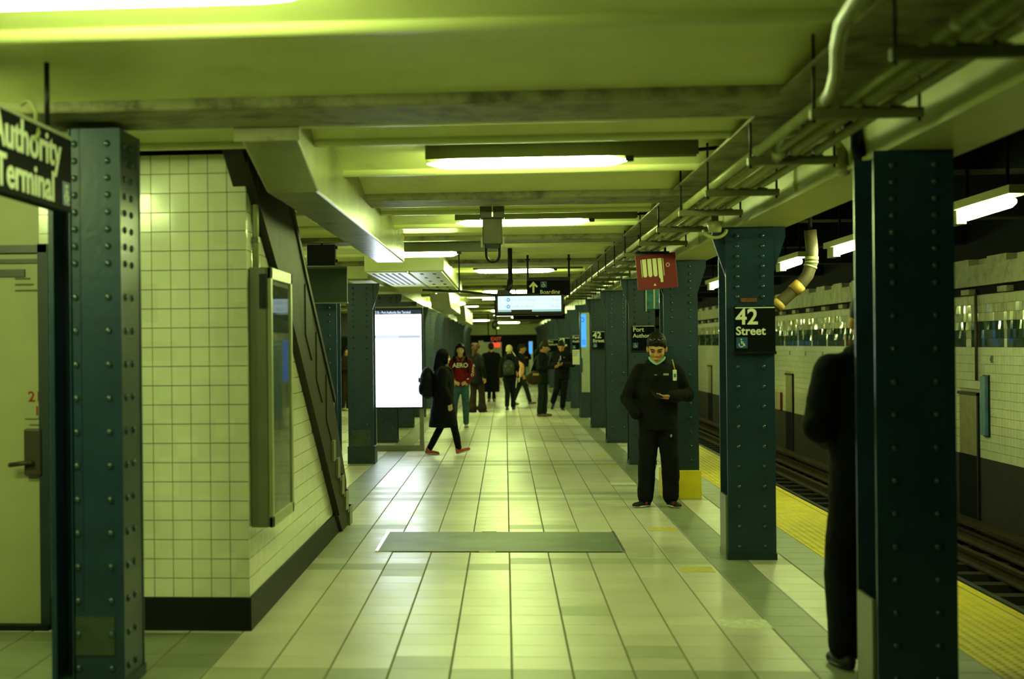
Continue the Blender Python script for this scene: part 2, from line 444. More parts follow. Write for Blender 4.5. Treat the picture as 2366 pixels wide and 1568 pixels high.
XW = 6.2
wr = struct(MB().box(XW + .02, XW + .5, Y0, Y1, -1.2, 3.4).build('wall_right', M_wgrout))
struct(MB().box(XW - .005, XW + .05, Y0, Y1, -1.2, .09).build('baseboard_right', M_darkwall))
NICHES = [20.92, 33.8, 46.7, 59.6, 8.0]
def in_niche(y, z): return z < .93 and any(abs(y - n) < .45 for n in NICHES)
tb, gb, sb_, ub = MB(), MB(), MB(), MB()
rr = random.Random(3)
TS = .1115
for a in range(int((78 - 12) / TS)):
    for c in range(20):
        ya, za = 12 + a * TS, .09 + c * TS
        yc, zc = ya + TS / 2, za + TS / 2
        if in_niche(yc, zc): continue
        green = 13 <= c <= 15 and (int(yc / 1.49) * 1.49 + .12 < yc)
        if za + TS > 2.26: continue
        big = .06 if c in (15, 16, 17) else .03 if c == 14 else .006
        t1, t2 = rr.gauss(0, big) * TS / 2, rr.gauss(0, big * 1.3) * TS / 2
        h = TS / 2 - .0022
        x = XW
        vs = [(x + t1 * u + t2 * w, yc + h * u, zc + h * w) for u, w in ((-1, -1), (1, -1), (1, 1), (-1, 1))]
        vs += [(XW + .025, p[1], p[2]) for p in vs]
        (gb if green else sb_ if c in (14, 15, 16, 17) else ub if c > 17 else tb).add(vs, [(0, 3, 2, 1)[::-1], (0, 1, 5, 4), (1, 2, 6, 5), (2, 3, 7, 6), (3, 0, 4, 7)])
stuff(tb.build('cream_tiling', M_wtile, wr)); stuff(sb_.build('glossy_tiling', M_wgloss, wr)); stuff(ub.build('upper_tiling', M_wdull, wr)); stuff(gb.build('green_tiling', M_gtile, wr))
for n in NICHES:
    b = MB().box(XW + .0, XW + .03, n - .43, n + .43, -1.1, .93)
    MB().box(XW - .012, XW + .012, n - .40, n + .40, .1, .90).build('niche_panel', mat('niche tile', (.26, .22, .10), .5, noise=.2) if 'niche tile' not in MATS else MATS['niche tile'], wr)
    MB().box(XW - .02, XW + .012, n - .42, n + .42, -1.1, .1).build('niche_base', M_soot, wr)
    MB().box(XW - .03, XW + .012, n - .45, n - .40, -1.1, .93).build('niche_jamb', M_base, wr)
    MB().box(XW - .03, XW + .012, n - .45, n + .45, .90, .94).build('niche_head', M_base, wr)
# ledge and crenels above
MB().box(XW - .12, XW + .1, 12, Y1, 2.33, 2.60).build('ledge', M_ledge, wr)
for k in range(30):
    y = 13 + 1.505 * k
    MB().box(XW - .11, XW + .05, y, y + .75, 2.60, 2.69).build('ledge_block', M_ledge, wr)
    MB().box(XW - .08, XW + .05, y + .1, y + .45, 2.23, 2.30).build('wall_block', M_ledge, wr)
MB().box(XW - .1, XW + .1, Y0, Y1, 2.69, 3.4).build('upper_wall', M_soot, wr)
MB().box(XW + .005, XW + .1, Y0, Y1, 2.225, 2.335).build('dark_gap', M_soot, wr)
for k in range(14):
    y = 16.5 + 1.72 * k
    if y > 45: break
    text('42', (XW - .012, y, 1.34), .13, M_greyink, wr, '-X', name='tile_number', align='CENTER')
for y, lab in ((20.16, 'narrow blue vertical sign on the trackside wall beside the nearest niche'), (36.9, 'narrow blue vertical sign on the trackside wall behind the 42 Street column')):
    t = thing('wall_sign', lab, 'sign', (XW, y, 1.0))
    MB().box(XW - .06, XW - .02, y - .1, y + .1, .40, 1.16).build('sign_face', M_mapblue, t)
    MB().box(XW - .02, XW + .02, y - .12, y + .12, .38, 1.18).build('backing', M_blackmetal, t)
t = thing('caution_board', 'small red and white striped board low on the trackside wall by the second niche', 'sign', (XW, 34.9, .2))
for k in range(5): MB().box(XW - .05, XW - .015, 34.66 + .1 * k, 34.76 + .1 * k, .1, .5).build('stripe', M_red if k % 2 == 0 else M_cream, t)
pv = thing('wall_pipe', 'thin brown vertical pipe on the trackside wall above the nearest blue sign', 'pipe', (XW, 20.55, 1.5))
MB().tube([(XW - .03, 20.5, 1.1), (XW - .03, 20.5, 2.25)], .02, 6).build('riser', M_rust, pv)

# far left aisle wall and end wall
wl = struct(MB().box(XL - .3, XL, Y0, Y1, -.2, 3.2).build('wall_left', M_darkwall))
stuff(MB().box(XL - .01, XL + .01, 14, Y1, 1.2, 2.0).build('green_band', M_gtile, wl))
wf = struct(MB().box(XL, 2.2, 82, 82.3, -.2, 3.2).build('wall_far', M_darkwall))
MB().box(XL, 2.2, 81.8, 82.1, 2.15, 3.1).build('far_ceiling_panel', M_ceil, wf)  # added panel standing in for the lit ceiling further down the hall
MB().box(-1.15, -.15, 66, 66.4, 0, 1.80).build('tiled_pier', M_wtile, wf)
struct(MB().box(2.2, 6.5, 82, 82.3, -1.3, 3.6).build('wall_far_track', M_soot))

# ------------------------------------------------------------------ ceiling
XR = 2.13
ce = struct(MB().box(XL, XR, Y0, Y1, 3.02, 3.2).build('ceiling', M_ceil))
RP = 1.4945
ribs = [5.32 + RP * k for k in range(-6, 52)]
def rib_profile(y, w=.10, z0=2.735):
    pts = [(y - w / 2, 3.03)]
    for a in range(180, 361, 20):
        q = math.radians(a); pts.append((y + w / 2 * math.cos(q), z0 + .035 + .035 * math.sin(q)))
    pts.append((y + w / 2, 3.03))
    return pts
for i, yr in enumerate(ribs):
    k = i - 6
    gird = (k - 1) % 3 == 0
    b = MB().prism(rib_profile(yr if not gird else yr + .765), 0, XL, XR)
    o = b.build('rib', M_rib, ce)
    if gird:
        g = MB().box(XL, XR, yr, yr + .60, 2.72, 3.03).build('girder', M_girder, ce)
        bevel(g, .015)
    # shallow arch between this rib and the next
    if i + 1 < len(ribs):
        ya = yr + (.81 if gird else .05); yb = ribs[i + 1] - (.0 if (k) % 3 == 0 else .05)
        prof = []
        n = 10
        for j in range(n + 1):
            u = j / n; prof.append((ya + (yb - ya) * u, 2.772 + .09 * math.sin(math.pi * u)))
        arch = MB()
        vs = [(x, p[0], p[1]) for x in (XL, XR) for p in prof]
        arch.add(vs, [(j, j + 1, n + 2 + j, n + 1 + j) for j in range(n)], True)
        arch.build('arch_panel', M_ceil, ce)
struct(MB().box(1.22, 1.757, Y0, Y1, 2.731, 2.745).build('trim_4', M_girder))  # dark board added above the conduits, its colour giving the shade between them
# track side ceiling
struct(MB().box(XR, 6.6, Y0, Y1, 3.38, 3.6).build('ceiling_track', M_soot))
# longitudinal girder over the column row
lg = struct(MB().box(1.757, 2.125, Y0, Y1, 2.50, 3.02).build('lintel_track_side', M_rib))
for k in range(-2, 18):
    y = 7.05 + 4.515 * k
    MB().box(1.742, 1.757, y + .75, y + .79, 2.50, 3.0).build('stiffener', M_rib, lg)
    MB().box(1.742, 1.757, y + 2.25, y + 2.29, 2.50, 3.0).build('stiffener', M_rib, lg)
MB().box(1.735, 1.757, Y0, Y1, 2.50, 2.525).build('lower_flange', M_rib, lg)
# cross beams over the tracks
for k in range(0, 10):
    y = 7.05 + 4.515 * k
    MB().box(2.13, 6.3, y, y + .4, 2.9, 3.4).build('track_beam', M_soot, lg)
# left row longitudinal girder beyond the stair
ll = struct(MB().box(-2.2, -1.85, 20.5, Y1, 2.55, 3.02).build('lintel_stair_side', M_rib))

# boxed beams over the stairwells
def boxed(name, x0, x1, y0, y1, zb, slope=1.0, ztop=2.72):
    bm_ = MB().prism([(y0, ztop), (y0 + slope, zb), (y1, zb), (y1, 3.0), (y0, 3.0)], 0, x0, x1)
    return bevel(bm_.build(name, M_beam, ce), .012)
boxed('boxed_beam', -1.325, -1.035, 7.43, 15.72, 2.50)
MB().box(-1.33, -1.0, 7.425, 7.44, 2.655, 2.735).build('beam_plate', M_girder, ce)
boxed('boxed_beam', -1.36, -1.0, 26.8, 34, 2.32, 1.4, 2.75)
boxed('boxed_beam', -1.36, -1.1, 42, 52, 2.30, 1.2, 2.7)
# panelled soffit further on
so = thing('panelled_soffit', 'boxed metal soffit with slotted and dotted panels, hung beyond the first boxed beam', 'soffit', (-1.0, 18.6, 2.535))
MB().box(-1.72, -.74, 18.6, 26.4, 2.555, 2.86).build('casing', M_rib, so)
MB().box(-1.70, -1.20, 18.7, 26.3, 2.537, 2.555).build('slotted_panel', M_ceil, so)
MB().box(-1.17, -.77, 18.7, 26.3, 2.537, 2.555).build('dotted_panel', M_ceil, so)
for k in range(5): MB().box(-1.65 + .08 * k, -1.62 + .08 * k, 18.9, 22.4, 2.533, 2.538).build('slot', M_steel, so)
for a in range(6):
    for c in range(2): MB().box(-1.06 + .16 * c, -1.02 + .16 * c, 19.0 + 1.1 * a, 19.3 + 1.1 * a, 2.533, 2.538).build('vent_hole', M_steel, so)
bevel(MB().box(-1.195, -1.175, 18.6, 26.4, 2.515, 2.555).build('joint_strip', M_chrome, so), .004)

# ------------------------------------------------------------------ tiled stair block, door, stair
blk = struct(MB().prism([(8.68, 0), (13.3, 0), (12.95, .17), (10.17, 1.75), (8.68, 2.5)], 0, -2.66, -1.50).build('wall_stair', M_wgrout))
MB().box(-2.66, -1.5, 8.68, 8.85, 0, 2.72).build('front_core', M_wgrout, blk)
tw = MB().add([(-.0535, 0, -.0535), (.0535, 0, -.0535), (.0535, 0, .0535), (-.0535, 0, .0535), (-.0555, .03, -.0555), (.0555, .03, -.0555), (.0555, .03, .0555), (-.0555, .03, .0555)],
              [(0, 1, 2, 3), (0, 4, 5, 1), (1, 5, 6, 2), (2, 6, 7, 3), (3, 7, 4, 0)]).mesh('wall_tile')
tw.materials.append(M_wtile)
n = 0
for a in range(11):
    for c in range(23):
        x, z = -1.4835 - .0555 - .1115 * a, .19 + .0555 + .1115 * c
        if n < 298:
            o = place(tw, 'wall_tile', None, (x, 8.655, z), blk); n += 1
            o.rotation_euler = (random.gauss(0, .004), 0, random.gauss(0, .004))
side = MB()
def lower_edge(y):
    P = [(8.3, 2.74), (8.46, 2.66), (10.17, 1.81), (12.95, .18), (13.4, -.05)]
    for (a, za), (b_, zb) in zip(P, P[1:]):
        if a <= y <= b_: return za + (zb - za) * (y - a) / (b_ - a)
    return -1
for a in range(44):
    for c in range(23):
        yc, zc = 8.655 + .0555 + .1115 * a, .19 + .0555 + .1115 * c
        if zc - .05 > lower_edge(yc): continue
        h = .0535
        t1, t2 = rr.gauss(0, .003) * h, rr.gauss(0, .003) * h
        vs = [(-1.4835 + t1 * u + t2 * w, yc + h * u, zc + h * w) for u, w in ((-1, -1), (1, -1), (1, 1), (-1, 1))]
        vs += [(-1.51, p[1], p[2]) for p in vs]
        side.add(vs, [(0, 1, 2, 3), (0, 4, 5, 1), (1, 5, 6, 2), (2, 6, 7, 3), (3, 7, 4, 0)])
stuff(side.build('side_tiling', M_wtile, blk))
struct(MB().prism([(8.635, 0), (13.5, 0), (13.0, .188), (8.635, .188)], 0, -1.55, -1.472).build('baseboard_side', M_base))
struct(MB().box(-2.66, -1.55, 8.635, 8.70, 0, .188).build('baseboard_front', M_base))

dr = struct(MB().box(-4.4, -2.66, 8.66, 8.8, 2.22, 3.0).build('door_1', M_doorpaint))
MB().box(-4.2, -2.70, 8.68, 8.72, .02, 2.20).build('door_leaf', M_doorpaint, dr)
MB().box(-2.715, -2.655, 8.64, 8.75, 0, 2.25).build('door_jamb', M_tealdark, dr)
MB().box(-4.4, -2.66, 8.64, 8.70, 2.20, 2.245).build('door_head', M_lock, dr)
MB().box(-4.4, -2.72, 8.66, 8.685, 2.14, 2.165).build('head_strip', M_lock, dr)
MB().box(-3.2, -2.80, 8.665, 8.682, 2.06, 2.105).build('door_plate', M_lock, dr)
lk = MB().box(-2.80, -2.70, 8.62, 8.70, .90, 1.17).build('lock_box', M_lock, dr)
bevel(lk, .008)
MB().caps([(-2.75, 8.60, .98), (-2.75, 8.585, .98), (-2.87, 8.585, .965)], .014, 8).build('lever_handle', M_lock, lk)
MB().box(-4.4, -2.66, 8.60, 8.69, -.004, .03).build('threshold', M_base, dr)
text('215', (-2.79, 8.676, 1.33), .085, M_redink, dr, '-Y', name='scrawl')
text('1', (-2.755, 8.676, 1.25), .075, M_redink, dr, '-Y', name='scrawl')
for k, (w, z) in enumerate(((.10, 1.225), (.07, 1.19), (.09, 1.165), (.10, 1.12), (.09, 1.10))):
    MB().box(-2.70 - w - .01, -2.71, 8.674, 8.681, z, z + .006).build('fine_print', M_greyink, dr)
for k in range(3): MB().box(-2.86, -2.73 - .02 * k, 8.674, 8.681, 1.975 + .035 * k, 1.985 + .035 * k).build('fine_print', M_greyink, dr)

st = thing('staircase', 'brown steel staircase rising from the platform over the tiled wall toward the camera', 'staircase', (-2.0, 13.6, 0))
sp = MB().prism([(8.3, 2.75), (8.46, 2.66), (10.17, 1.81), (12.95, .18), (13.3, 0), (13.66, 0), (13.66, .42), (12.71, 1.16), (10.98, 2.11), (10.0, 2.70), (8.3, 2.95)], 0, -1.56, -1.445)
bevel(sp.build('side_panel', M_steel, st), .006)
MB().prism([(10.0, 2.70), (10.98, 2.11), (12.71, 1.16), (12.75, 1.20), (11.0, 2.16), (10.02, 2.75)], 0, -1.56, -1.43).build('cap_rail', M_steel, st)
MB().prism([(8.44, 2.67), (10.17, 1.81), (12.95, .18), (12.97, .23), (10.19, 1.87), (8.46, 2.73)], 0, -1.45, -1.432).build('lower_flange', M_steel, st)
for k in range(3): MB().prism([(10.9 + .62 * k, 2.09 - .34 * k), (10.9 + .62 * k, 1.72 - .34 * k), (11.25 + .62 * k, 1.53 - .34 * k), (11.25 + .62 * k, 1.90 - .34 * k)], 0, -1.446, -1.436).build('patch_plate', M_steel, st)
for k in range(16):
    y, z = 13.96 - .31 * k, .17 * (k + 1)
    xa = -1.43 if k < 3 else -1.57
    MB().box(-2.60, xa, y - .33, y, z - .04, z).build('tread', M_stairtread, st)
    MB().box(-2.60, xa - .005, y - .33, y - .31, z, z + .13).build('riser', M_steel, st)
for k in range(5):
    y, z = 13.98 - .31 * k, .17 * k
    MB().box(-1.46, -1.425, y - .24, y - .02 * k, z, z + .17).build('step_end', M_frame, st)
MB().prism([(9.0, 2.62), (13.3, .25), (13.4, .1), (13.3, 0), (9.0, 2.45)], 0, -2.66, -2.60).build('side_panel', M_steel, st)
MB().caps([(-1.49, 10.9, 2.22), (-1.49, 12.85, 1.16), (-1.49, 13.0, 1.15), (-1.49, 13.02, .95)], .018, 8).build('handrail', M_metalpale, st)
for y, z in ((11.2, 2.0), (12.3, 1.4)): MB().tube([(-1.49, y, z), (-1.49, y, z + .12)], .012, 6).build('rail_post', M_steel, st)

# framed display case on the side of the tiled wall
ad = thing('display_case', 'tall glazed map case in a grey green frame on the tiled stair wall', 'display case', (-1.42, 9.15, .59))
bevel(MB().box(-1.483, -1.375, 8.72, 9.60, .585, 2.10).build('case_body', M_frame, ad), .01)
MB().box(-1.376, -1.366, 8.76, 9.56, .64, 2.05).build('map_sheet', M_map, ad)
for y0, y1, z0, z1 in ((8.72, 8.78, .585, 2.10), (9.54, 9.60, .585, 2.10), (8.72, 9.60, .585, .65), (8.72, 9.60, 2.03, 2.10)):
    bevel(MB().box(-1.375, -1.352, y0, y1, z0, z1).build('frame_rail', M_framelight, ad), .004)
MB().box(-1.364, -1.361, 8.77, 9.55, .64, 2.04).build('glass_pane', M_glass, ad)
for y0, y1, z0, z1, m in ((8.82, 9.5, 1.72, 2.0, M_signblack), (8.85, 9.2, 1.2, 1.68, M_mapblue), (9.25, 9.48, 1.42, 1.68, M_helpdark)):
    MB().box(-1.3665, -1.3645, y0, y1, z0, z1).build('print_block', m, ad)
MB().box(-1.485, -1.47, 8.74, 8.76, 1.85, 2.05).build('hinge', M_black, ad)
MB().box(-1.42, -1.38, 8.705, 8.722, 1.86, 2.06).build('latch', M_black, ad)
cd = thing('wall_conduit', 'thin vertical conduit running up the tiled stair wall above the map case', 'conduit', (-1.46, 8.95, 2.1))
MB().tube([(-1.462, 8.85, 2.1), (-1.462, 8.85, 2.70)], .02, 8).build('pipe', M_conduit, cd)
for z in (2.25, 2.55): MB().box(-1.484, -1.44, 8.82, 8.88, z, z + .03).build('clip', M_bracket, cd)

# ------------------------------------------------------------------ columns
rv = MB()
rings = []
for k in range(4):
    a = math.radians(90 * k / 3.2)
    rings.append([(.017 * math.cos(a) * math.cos(q), -.013 * math.sin(a), .017 * math.cos(a) * math.sin(q)) for q in [2 * math.pi * j / 8 for j in range(8)]])
rv.loft(rings)
RV = rv.mesh('rivet'); RV.materials.append(M_rivet)
def rivet_zs():
    zs = [.10 + .15 * k for k in range(13)]; z = zs[-1]
    while z < 2.36: z += .076; zs.append(z)
    return zs
def column_meshes(H=2.50):
    P = {}
    w = .1775
    P['front_plate'] = MB().box(-w, w, 0, .018, 0, H)
    P['back_plate'] = MB().box(-w, w, .382, .40, 0, H)
    P['web'] = MB().box(-.011, .011, .018, .382, 0, H)
    for s in (-1, 1):
        for y0, y1, ya in ((.018, .032, .018), (.368, .382, .30)):
            b = MB().box(min(s * .011, s * .105), max(s * .011, s * .105), y0, y1, 0, H)
            b.box(min(s * .011, s * .026), max(s * .011, s * .026), ya, ya + .085, 0, H)
            P.setdefault('angle', []).append(b)
    P['shoe'] = MB().box(-w - .006, w + .006, -.006, .406, 0, .05)
    return P
CM = {}
for n_, b in column_meshes().items():
    for q in (b if isinstance(b, list) else [b]):
        me = q.mesh(n_); me.materials.append(M_tealdark if n_ == 'shoe' else M_teal); CM.setdefault(n_, []).append(me)
rvj = MB()
for z in rivet_zs():
    for sx in (-.094, .094):
        rvj.add([(v.co.x + sx, v.co.y, v.co.z + z) for v in RV.vertices], [tuple(p.vertices) for p in RV.polygons], True)
RVJ = rvj.mesh('riveting'); RVJ.materials.append(M_rivet)
gus = {}
for s in (-1, 1):
    g = MB().prism([(s * .17, 2.12), (s * .27, 2.42), (s * .27, 2.5), (s * .17, 2.5)][::s], 1, .03, .06); me = g.mesh('gusset'); me.materials.append(M_teal); gus[s] = me
def column(x, y, label, group, single=False, sideplate=0, cover=None, gusset=(-1, 1), channel=False):
    t = thing('riveted_column', label, 'column', (x, y, 0), 0, group, 'thing')
    for n_, ms in CM.items():
        if channel and n_ in ('front_plate', 'angle'): continue
        for me in ms: place(me, n_, None, (x, y, 0), t)
    for s in gusset: place(gus[s], 'gusset', None, (x, y, 0), t)
    if single:
        for z in rivet_zs():
            for sx in ((-.045, .115) if channel else (-.094, .094)): place(RV, 'rivet', None, (x + sx, y, z), t)
    else:
        stuff(place(RVJ, 'riveting', None, (x, y, 0), t))
    if channel:
        MB().box(x - .068, x + .1775, y, y + .018, 0, 2.5).build('front_plate', M_teal, t)
        MB().box(x - .1775, x - .152, y, y + .4, 0, 2.5).build('side_flange', M_teal, t)
        MB().box(x - .155, x - .06, y + .20, y + .215, 0, 2.5).build('channel_web', M_teal, t)
        MB().box(x - .075, x - .06, y, y + .21, 0, 2.5).build('channel_side', M_teal, t)
        MB().box(x - .028, x - .020, y - .004, y, .36, 2.5).build('seam_strip', M_teal, t)
    if sideplate:
        MB().box(x + sideplate * .165 - .004, x + sideplate * .165 + .008, y + .018, y + .382, 0, 2.5).build('side_plate', M_teal, t)
        for z in rivet_zs()[::1]:
            for yy in (.09, .22):
                o = place(RV, 'rivet', None, (x + sideplate * .173, y + yy, z), t); o.rotation_euler = (0, 0, math.pi / 2 * sideplate)
    if cover:
        c = MB().box(x - .20, x + .20, y - .02, y + .42, 0, .30).build('base_wrap', cover, t); bevel(c, .006)
    return t
G1, G2 = 'riveted columns along the track side', 'riveted columns along the stair side'
CX = 1.835
ordn = ['', '', '', 'fourth', 'fifth', 'sixth', 'seventh', 'eighth', 'ninth', 'tenth', 'eleventh', 'twelfth', 'thirteenth', 'fourteenth', 'fifteenth', 'sixteenth', 'seventeenth']
cols_r = {}
labs = {0: 'big dark teal riveted column nearest the camera on the track side',
        1: 'teal riveted column bearing the largest 42 Street sign, beside the yellow platform edge',
        2: 'teal riveted column with a yellow wrapped base, behind the man in the mask',
        3: 'teal riveted column bearing the first Port Authority sign, seen past the masked man',
        4: 'bare teal riveted column just before the second 42 Street sign',
        5: 'teal riveted column bearing the second, smaller 42 Street sign, before the blue lit pillar',
        6: 'teal riveted column bearing the second Port Authority sign and a white notice'}
for k in range(0, 17):
    y = 7.05 + 4.515 * k
    lab = labs.get(k, f'{ordn[k]} teal riveted column of the track-side row, counting away from the camera' if k < 17 else '')
    t = column(CX + (.018 if k == 0 else 0), y, lab, G1, single=k < 2, cover=M_yellow2 if k == 2 else None, gusset=() if k == 0 else (-1, 1))
    cols_r[k] = t
# lighter strips low on the sides of two columns
MB().box(1.645, 1.66, 11.6, 11.9, 0, .48).build('low_pale_strip', M_frame, cols_r[1])
MB().box(1.663, 1.678, 7.1, 7.4, 0, .45).build('low_pale_strip', M_frame, cols_r[0])
LX = -2.0
lrow = [7.1] + [16.385 + 4.515 * k for k in range(15)]
labl = {0: 'big dark teal riveted column nearest the camera beside the door and hanging sign',
        1: 'teal riveted column half hidden behind the staircase, under the green board',
        2: 'teal riveted column standing beside the bright white screen'}
for k, y in enumerate(lrow):
    lab = labl.get(k, f'{ordn[k + 1]} teal riveted column of the stair-side row, counting away from the camera')
    t = column(LX, y, lab, G2, single=k == 0, sideplate=1 if k == 0 else 0, channel=k == 0, gusset=() if k == 0 else (-1, 1))
    if k == 2:
        MB().box(LX - .19, LX + .19, y - .012, y + .41, 0, .24).build('base_wrap', M_tealdark, t)
        MB().box(LX - .13, LX + .13, y - .006, y, .24, .47).build('worn_patch', M_patch, t)
    if k == 0:
        t.scale = (1, 1, 1.075)
        MB().box(LX - .06, LX + .13, y - .006, y, .16, .33).build('worn_patch', M_patch, t)
        MB().box(LX + .08, LX + .16, y - .06, y + .02, 2.66, 2.95).build('hanger_strap', M_blackmetal, t)

# ------------------------------------------------------------------ light fixtures
def cap_tube(x0, x1, y, z, r, n=14):
    b = MB(); pts, rad = [], []
    L = x1 - x0
    for i in range(n + 1):
        u = i / n; pts.append((x0 + L * u, y, z)); rad.append(r * min(1, (min(u, 1 - u) / .10) ** .6 if min(u, 1 - u) < .10 else 1) + .002)
    return b.tube(pts, rad, 12)
def fixture(x0, y, label, z=2.735, ext=.40, flip=False, double=False, L=1.21, group='fluorescent fixtures across the ceiling'):
    t = thing('fluorescent_fixture', label, 'ceiling light', (x0 + .6, y, z), 0, group)
    xa, xb = (x0 - .01, x0 + L + .01 + ext) if not flip else (x0 - ext, x0 + L + .02)
    b = MB().prism([(y - .06, z + .022), (y - .05, z + .115), (y + .05, z + .115), (y + .06, z + .022), (y + .03, z + .034), (y - .03, z + .034)], 0, xa, xb)
    b.build('housing', M_olive, t)
    if double:
        for dy in (-.10, .10): cap_tube(x0, x0 + L, y + dy, z + (-.03 if dy < 0 else -.0), .026).build('tube', M_tube, t)
    else:
        cap_tube(x0, x0 + L, y, z, .03).build('tube', M_tube, t)
    for u in (.25 * L, 1.07 * L):
        MB().box(x0 + u - .02, x0 + u + .02, y - .02, y + .02, z + .11, z + .125).build('mounting_clip', M_blackmetal, t)
    MB().box(x0 + L - .02, x0 + L + .03, y - .03, y + .03, z - .005, z + .05).build('end_socket', M_black, t)
    return t
fixture(-1.775, 4.65, 'overexposed fluorescent fixture cut off by the top edge, nearest the camera', flip=True)
fixture(-.46, 9.2, 'largest fully visible fluorescent fixture, first across the ceiling ahead')
fixture(-.43, 13.72, 'fluorescent fixture partly hidden by the boxy hanging camera housing')
fixture(-1.25, 16.05, 'fluorescent fixture half hidden behind the end of the boxed beam', z=2.60, L=.77)
fixture(-.455, 22.75, 'fluorescent fixture crossed by the poles of the Boarding sign')
fixture(-.46, 31.8, 'fluorescent fixture behind the countdown screen')
fixture(-.95, 36.3, 'fluorescent fixture seen just beside the countdown screen')
for i, (y, x) in enumerate(((43, -1.9), (49.9, -.46), (56.5, -.46), (61.5, 0.25), (69, -1.9), (77, -.46))):
    fixture(x, y, L=.55 if y == 61.5 else 1.21, label=f'{ordn[i + 9] if i + 9 < 17 else "last"} fluorescent fixture down the hall ceiling, counting away from the camera')
fixture(-2.13, 35.7, 'low double-tube fluorescent fixture above the white screen', z=2.62, double=True)
for i, (y, x) in enumerate(((17.5, -4.3), (27, -4.3), (36, -4.3), (46, -4.3), (57, -4.3), (11.5, -4.0))):
    fixture(x, y, f'fluorescent fixture over the side aisle, {["beside the half hidden column","beyond the white screen","by the woman between columns","deep in the aisle","deepest in the aisle","behind the staircase"][i]}')
fixture(-3.98, 4.65, 'fluorescent fixture over the aisle by the door, beside the overexposed one')
fixture(-3.75, 6.2, 'fluorescent fixture over the aisle just in front of the door')
# conduit whips from fixtures to the tray
for x0, y, i in ((-.46, 9.2, 'largest'), (-.43, 13.72, 'half hidden')):
    t = tag(MB().tube([(x0 + 1.62, y, 2.79), (x0 + 1.74, y, 2.80), (x0 + 1.86, y, 2.80), (x0 + 1.95, y + .02, 2.75), (x0 + 1.98, y + .03, 2.62)], .012, 6).build('cable_whip', M_blackmetal),
            f'black cable curving from the {i} fluorescent fixture to the conduits', 'cable')
# track lamps
for i, (y0, lab) in enumerate(((10.35, 'track lamp tube nearest the camera, beside the big column'), (14.6, 'track lamp tube between the big column and the ribbed pipe'), (17.6, 'track lamp tube just beyond the 42 Street column'), (24.0, 'track lamp tube seen between the yellow-based and 42 Street columns'), *[(28.3 + 4.5 * q, w + ' track lamp tube along the platform edge, counting away from the camera') for q, w in enumerate(('fifth', 'sixth', 'seventh', 'eighth', 'ninth', 'tenth', 'eleventh'))])):
    t = thing('track_lamp', lab, 'lamp', (3.4, y0 + .6, 2.55), 0, 'tube lamps along the track')
    b = MB(); n = 12; L = 1.25
    b.tube([(3.365 + .05 * u, y0 + L * u, 2.55) for u in [j / n for j in range(n + 1)]], [.036 * (1 if .06 < j / n < .94 else .6) for j in range(n + 1)], 10)
    b.build('tube', M_ttube, t)
    MB().box(3.33, 3.46, y0 - .02, y0 + L + .35, 2.60, 2.66).build('reflector', M_framelight, t)
    MB().box(3.36, 3.43, y0 + L, y0 + L + .3, 2.50, 2.60).build('ballast', M_framelight, t)
    for yy in (.2, 1.1): MB().box(3.385, 3.405, y0 + yy, y0 + yy + .02, 2.66, 3.38).build('hanger_rod', M_soot, t)

# ------------------------------------------------------------------ conduits and trapeze brackets
brk = [4.9, 6.16, 7.72, 9.33, 10.74, 12.29, 13.94, 15.69, 17.2, 18.7, 20.2, 21.7, 23.2, 24.7, 26.2, 27.7, 29.2, 30.7]
for i, y in enumerate(brk):
    t = thing('conduit_bracket', f'{["","second ","third ","fourth ","fifth ","sixth ","seventh ","eighth "][i] if 0 < i < 8 else ("nearest " if i == 0 else ordn[min(i, 16)] + " " if i < 17 else "farthest ")}trapeze bracket carrying the ceiling conduits, counting away from the camera', 'bracket', (1.42, y, 2.575), 0, 'trapeze brackets under the conduits')
    z = 2.555
    bevel(MB().box(1.22, 1.66, y - .02, y + .02, z - .035, z + .005).build('channel', M_bracket, t), .003)
    for x in (1.235, 1.645): MB().tube([(x, y, z - .05), (x, y, 2.9)], .007, 6).build('threaded_rod', M_blackmetal, t)
    if i < 8:
        for x in (1.27, 1.36, 1.45, 1.56): MB().box(x - .03, x + .03, y - .014, y + .014, z + .005, z + .012).build('clamp', M_bracket, t)
GC = 'parallel ceiling conduits'
for x, y0, y1, r, lab in ((1.27, 6.1, 32, .024, 'round ceiling conduit nearest the hall centre, on the brackets'), (1.36, 3.0, 32, .021, 'second ceiling conduit in from the hall centre, on the brackets'),
                          (1.45, 3.0, 32, .030, 'thickest ceiling conduit, third in from the hall centre'), (1.56, 3.0, 32, .022, 'ceiling conduit nearest the column row, on the brackets')):
    c = thing('ceiling_conduit', lab, 'conduit', (x, (y0 + y1) / 2, 2.575), 0, GC)
    MB().tube([(x, y0, 2.575 + r - .01), (x, y1, 2.575 + r - .01)], r, 10).build('pipe', M_conduit, c)
    for k in range(6):
        yy = y0 + 1.6 + 3.05 * k
        MB().tube([(x, yy, 2.575 + r - .01), (x, yy + .07, 2.575 + r - .01)], r * 1.22, 10).build('coupling', M_conduit, c)
c = tag(MB().tube([(1.27, 6.1, 2.59), (1.25, 5.9, 2.595), (1.2, 5.58, 2.61), (1.10, 5.1, 2.61), (1.03, 4.7, 2.61), (1.0, 4.3, 2.62), (1.0, 3.5, 2.62)], .024, 10).build('bent_conduit', M_conduit),
        'conduit bending away from the bundle toward the top edge of the picture', 'conduit')
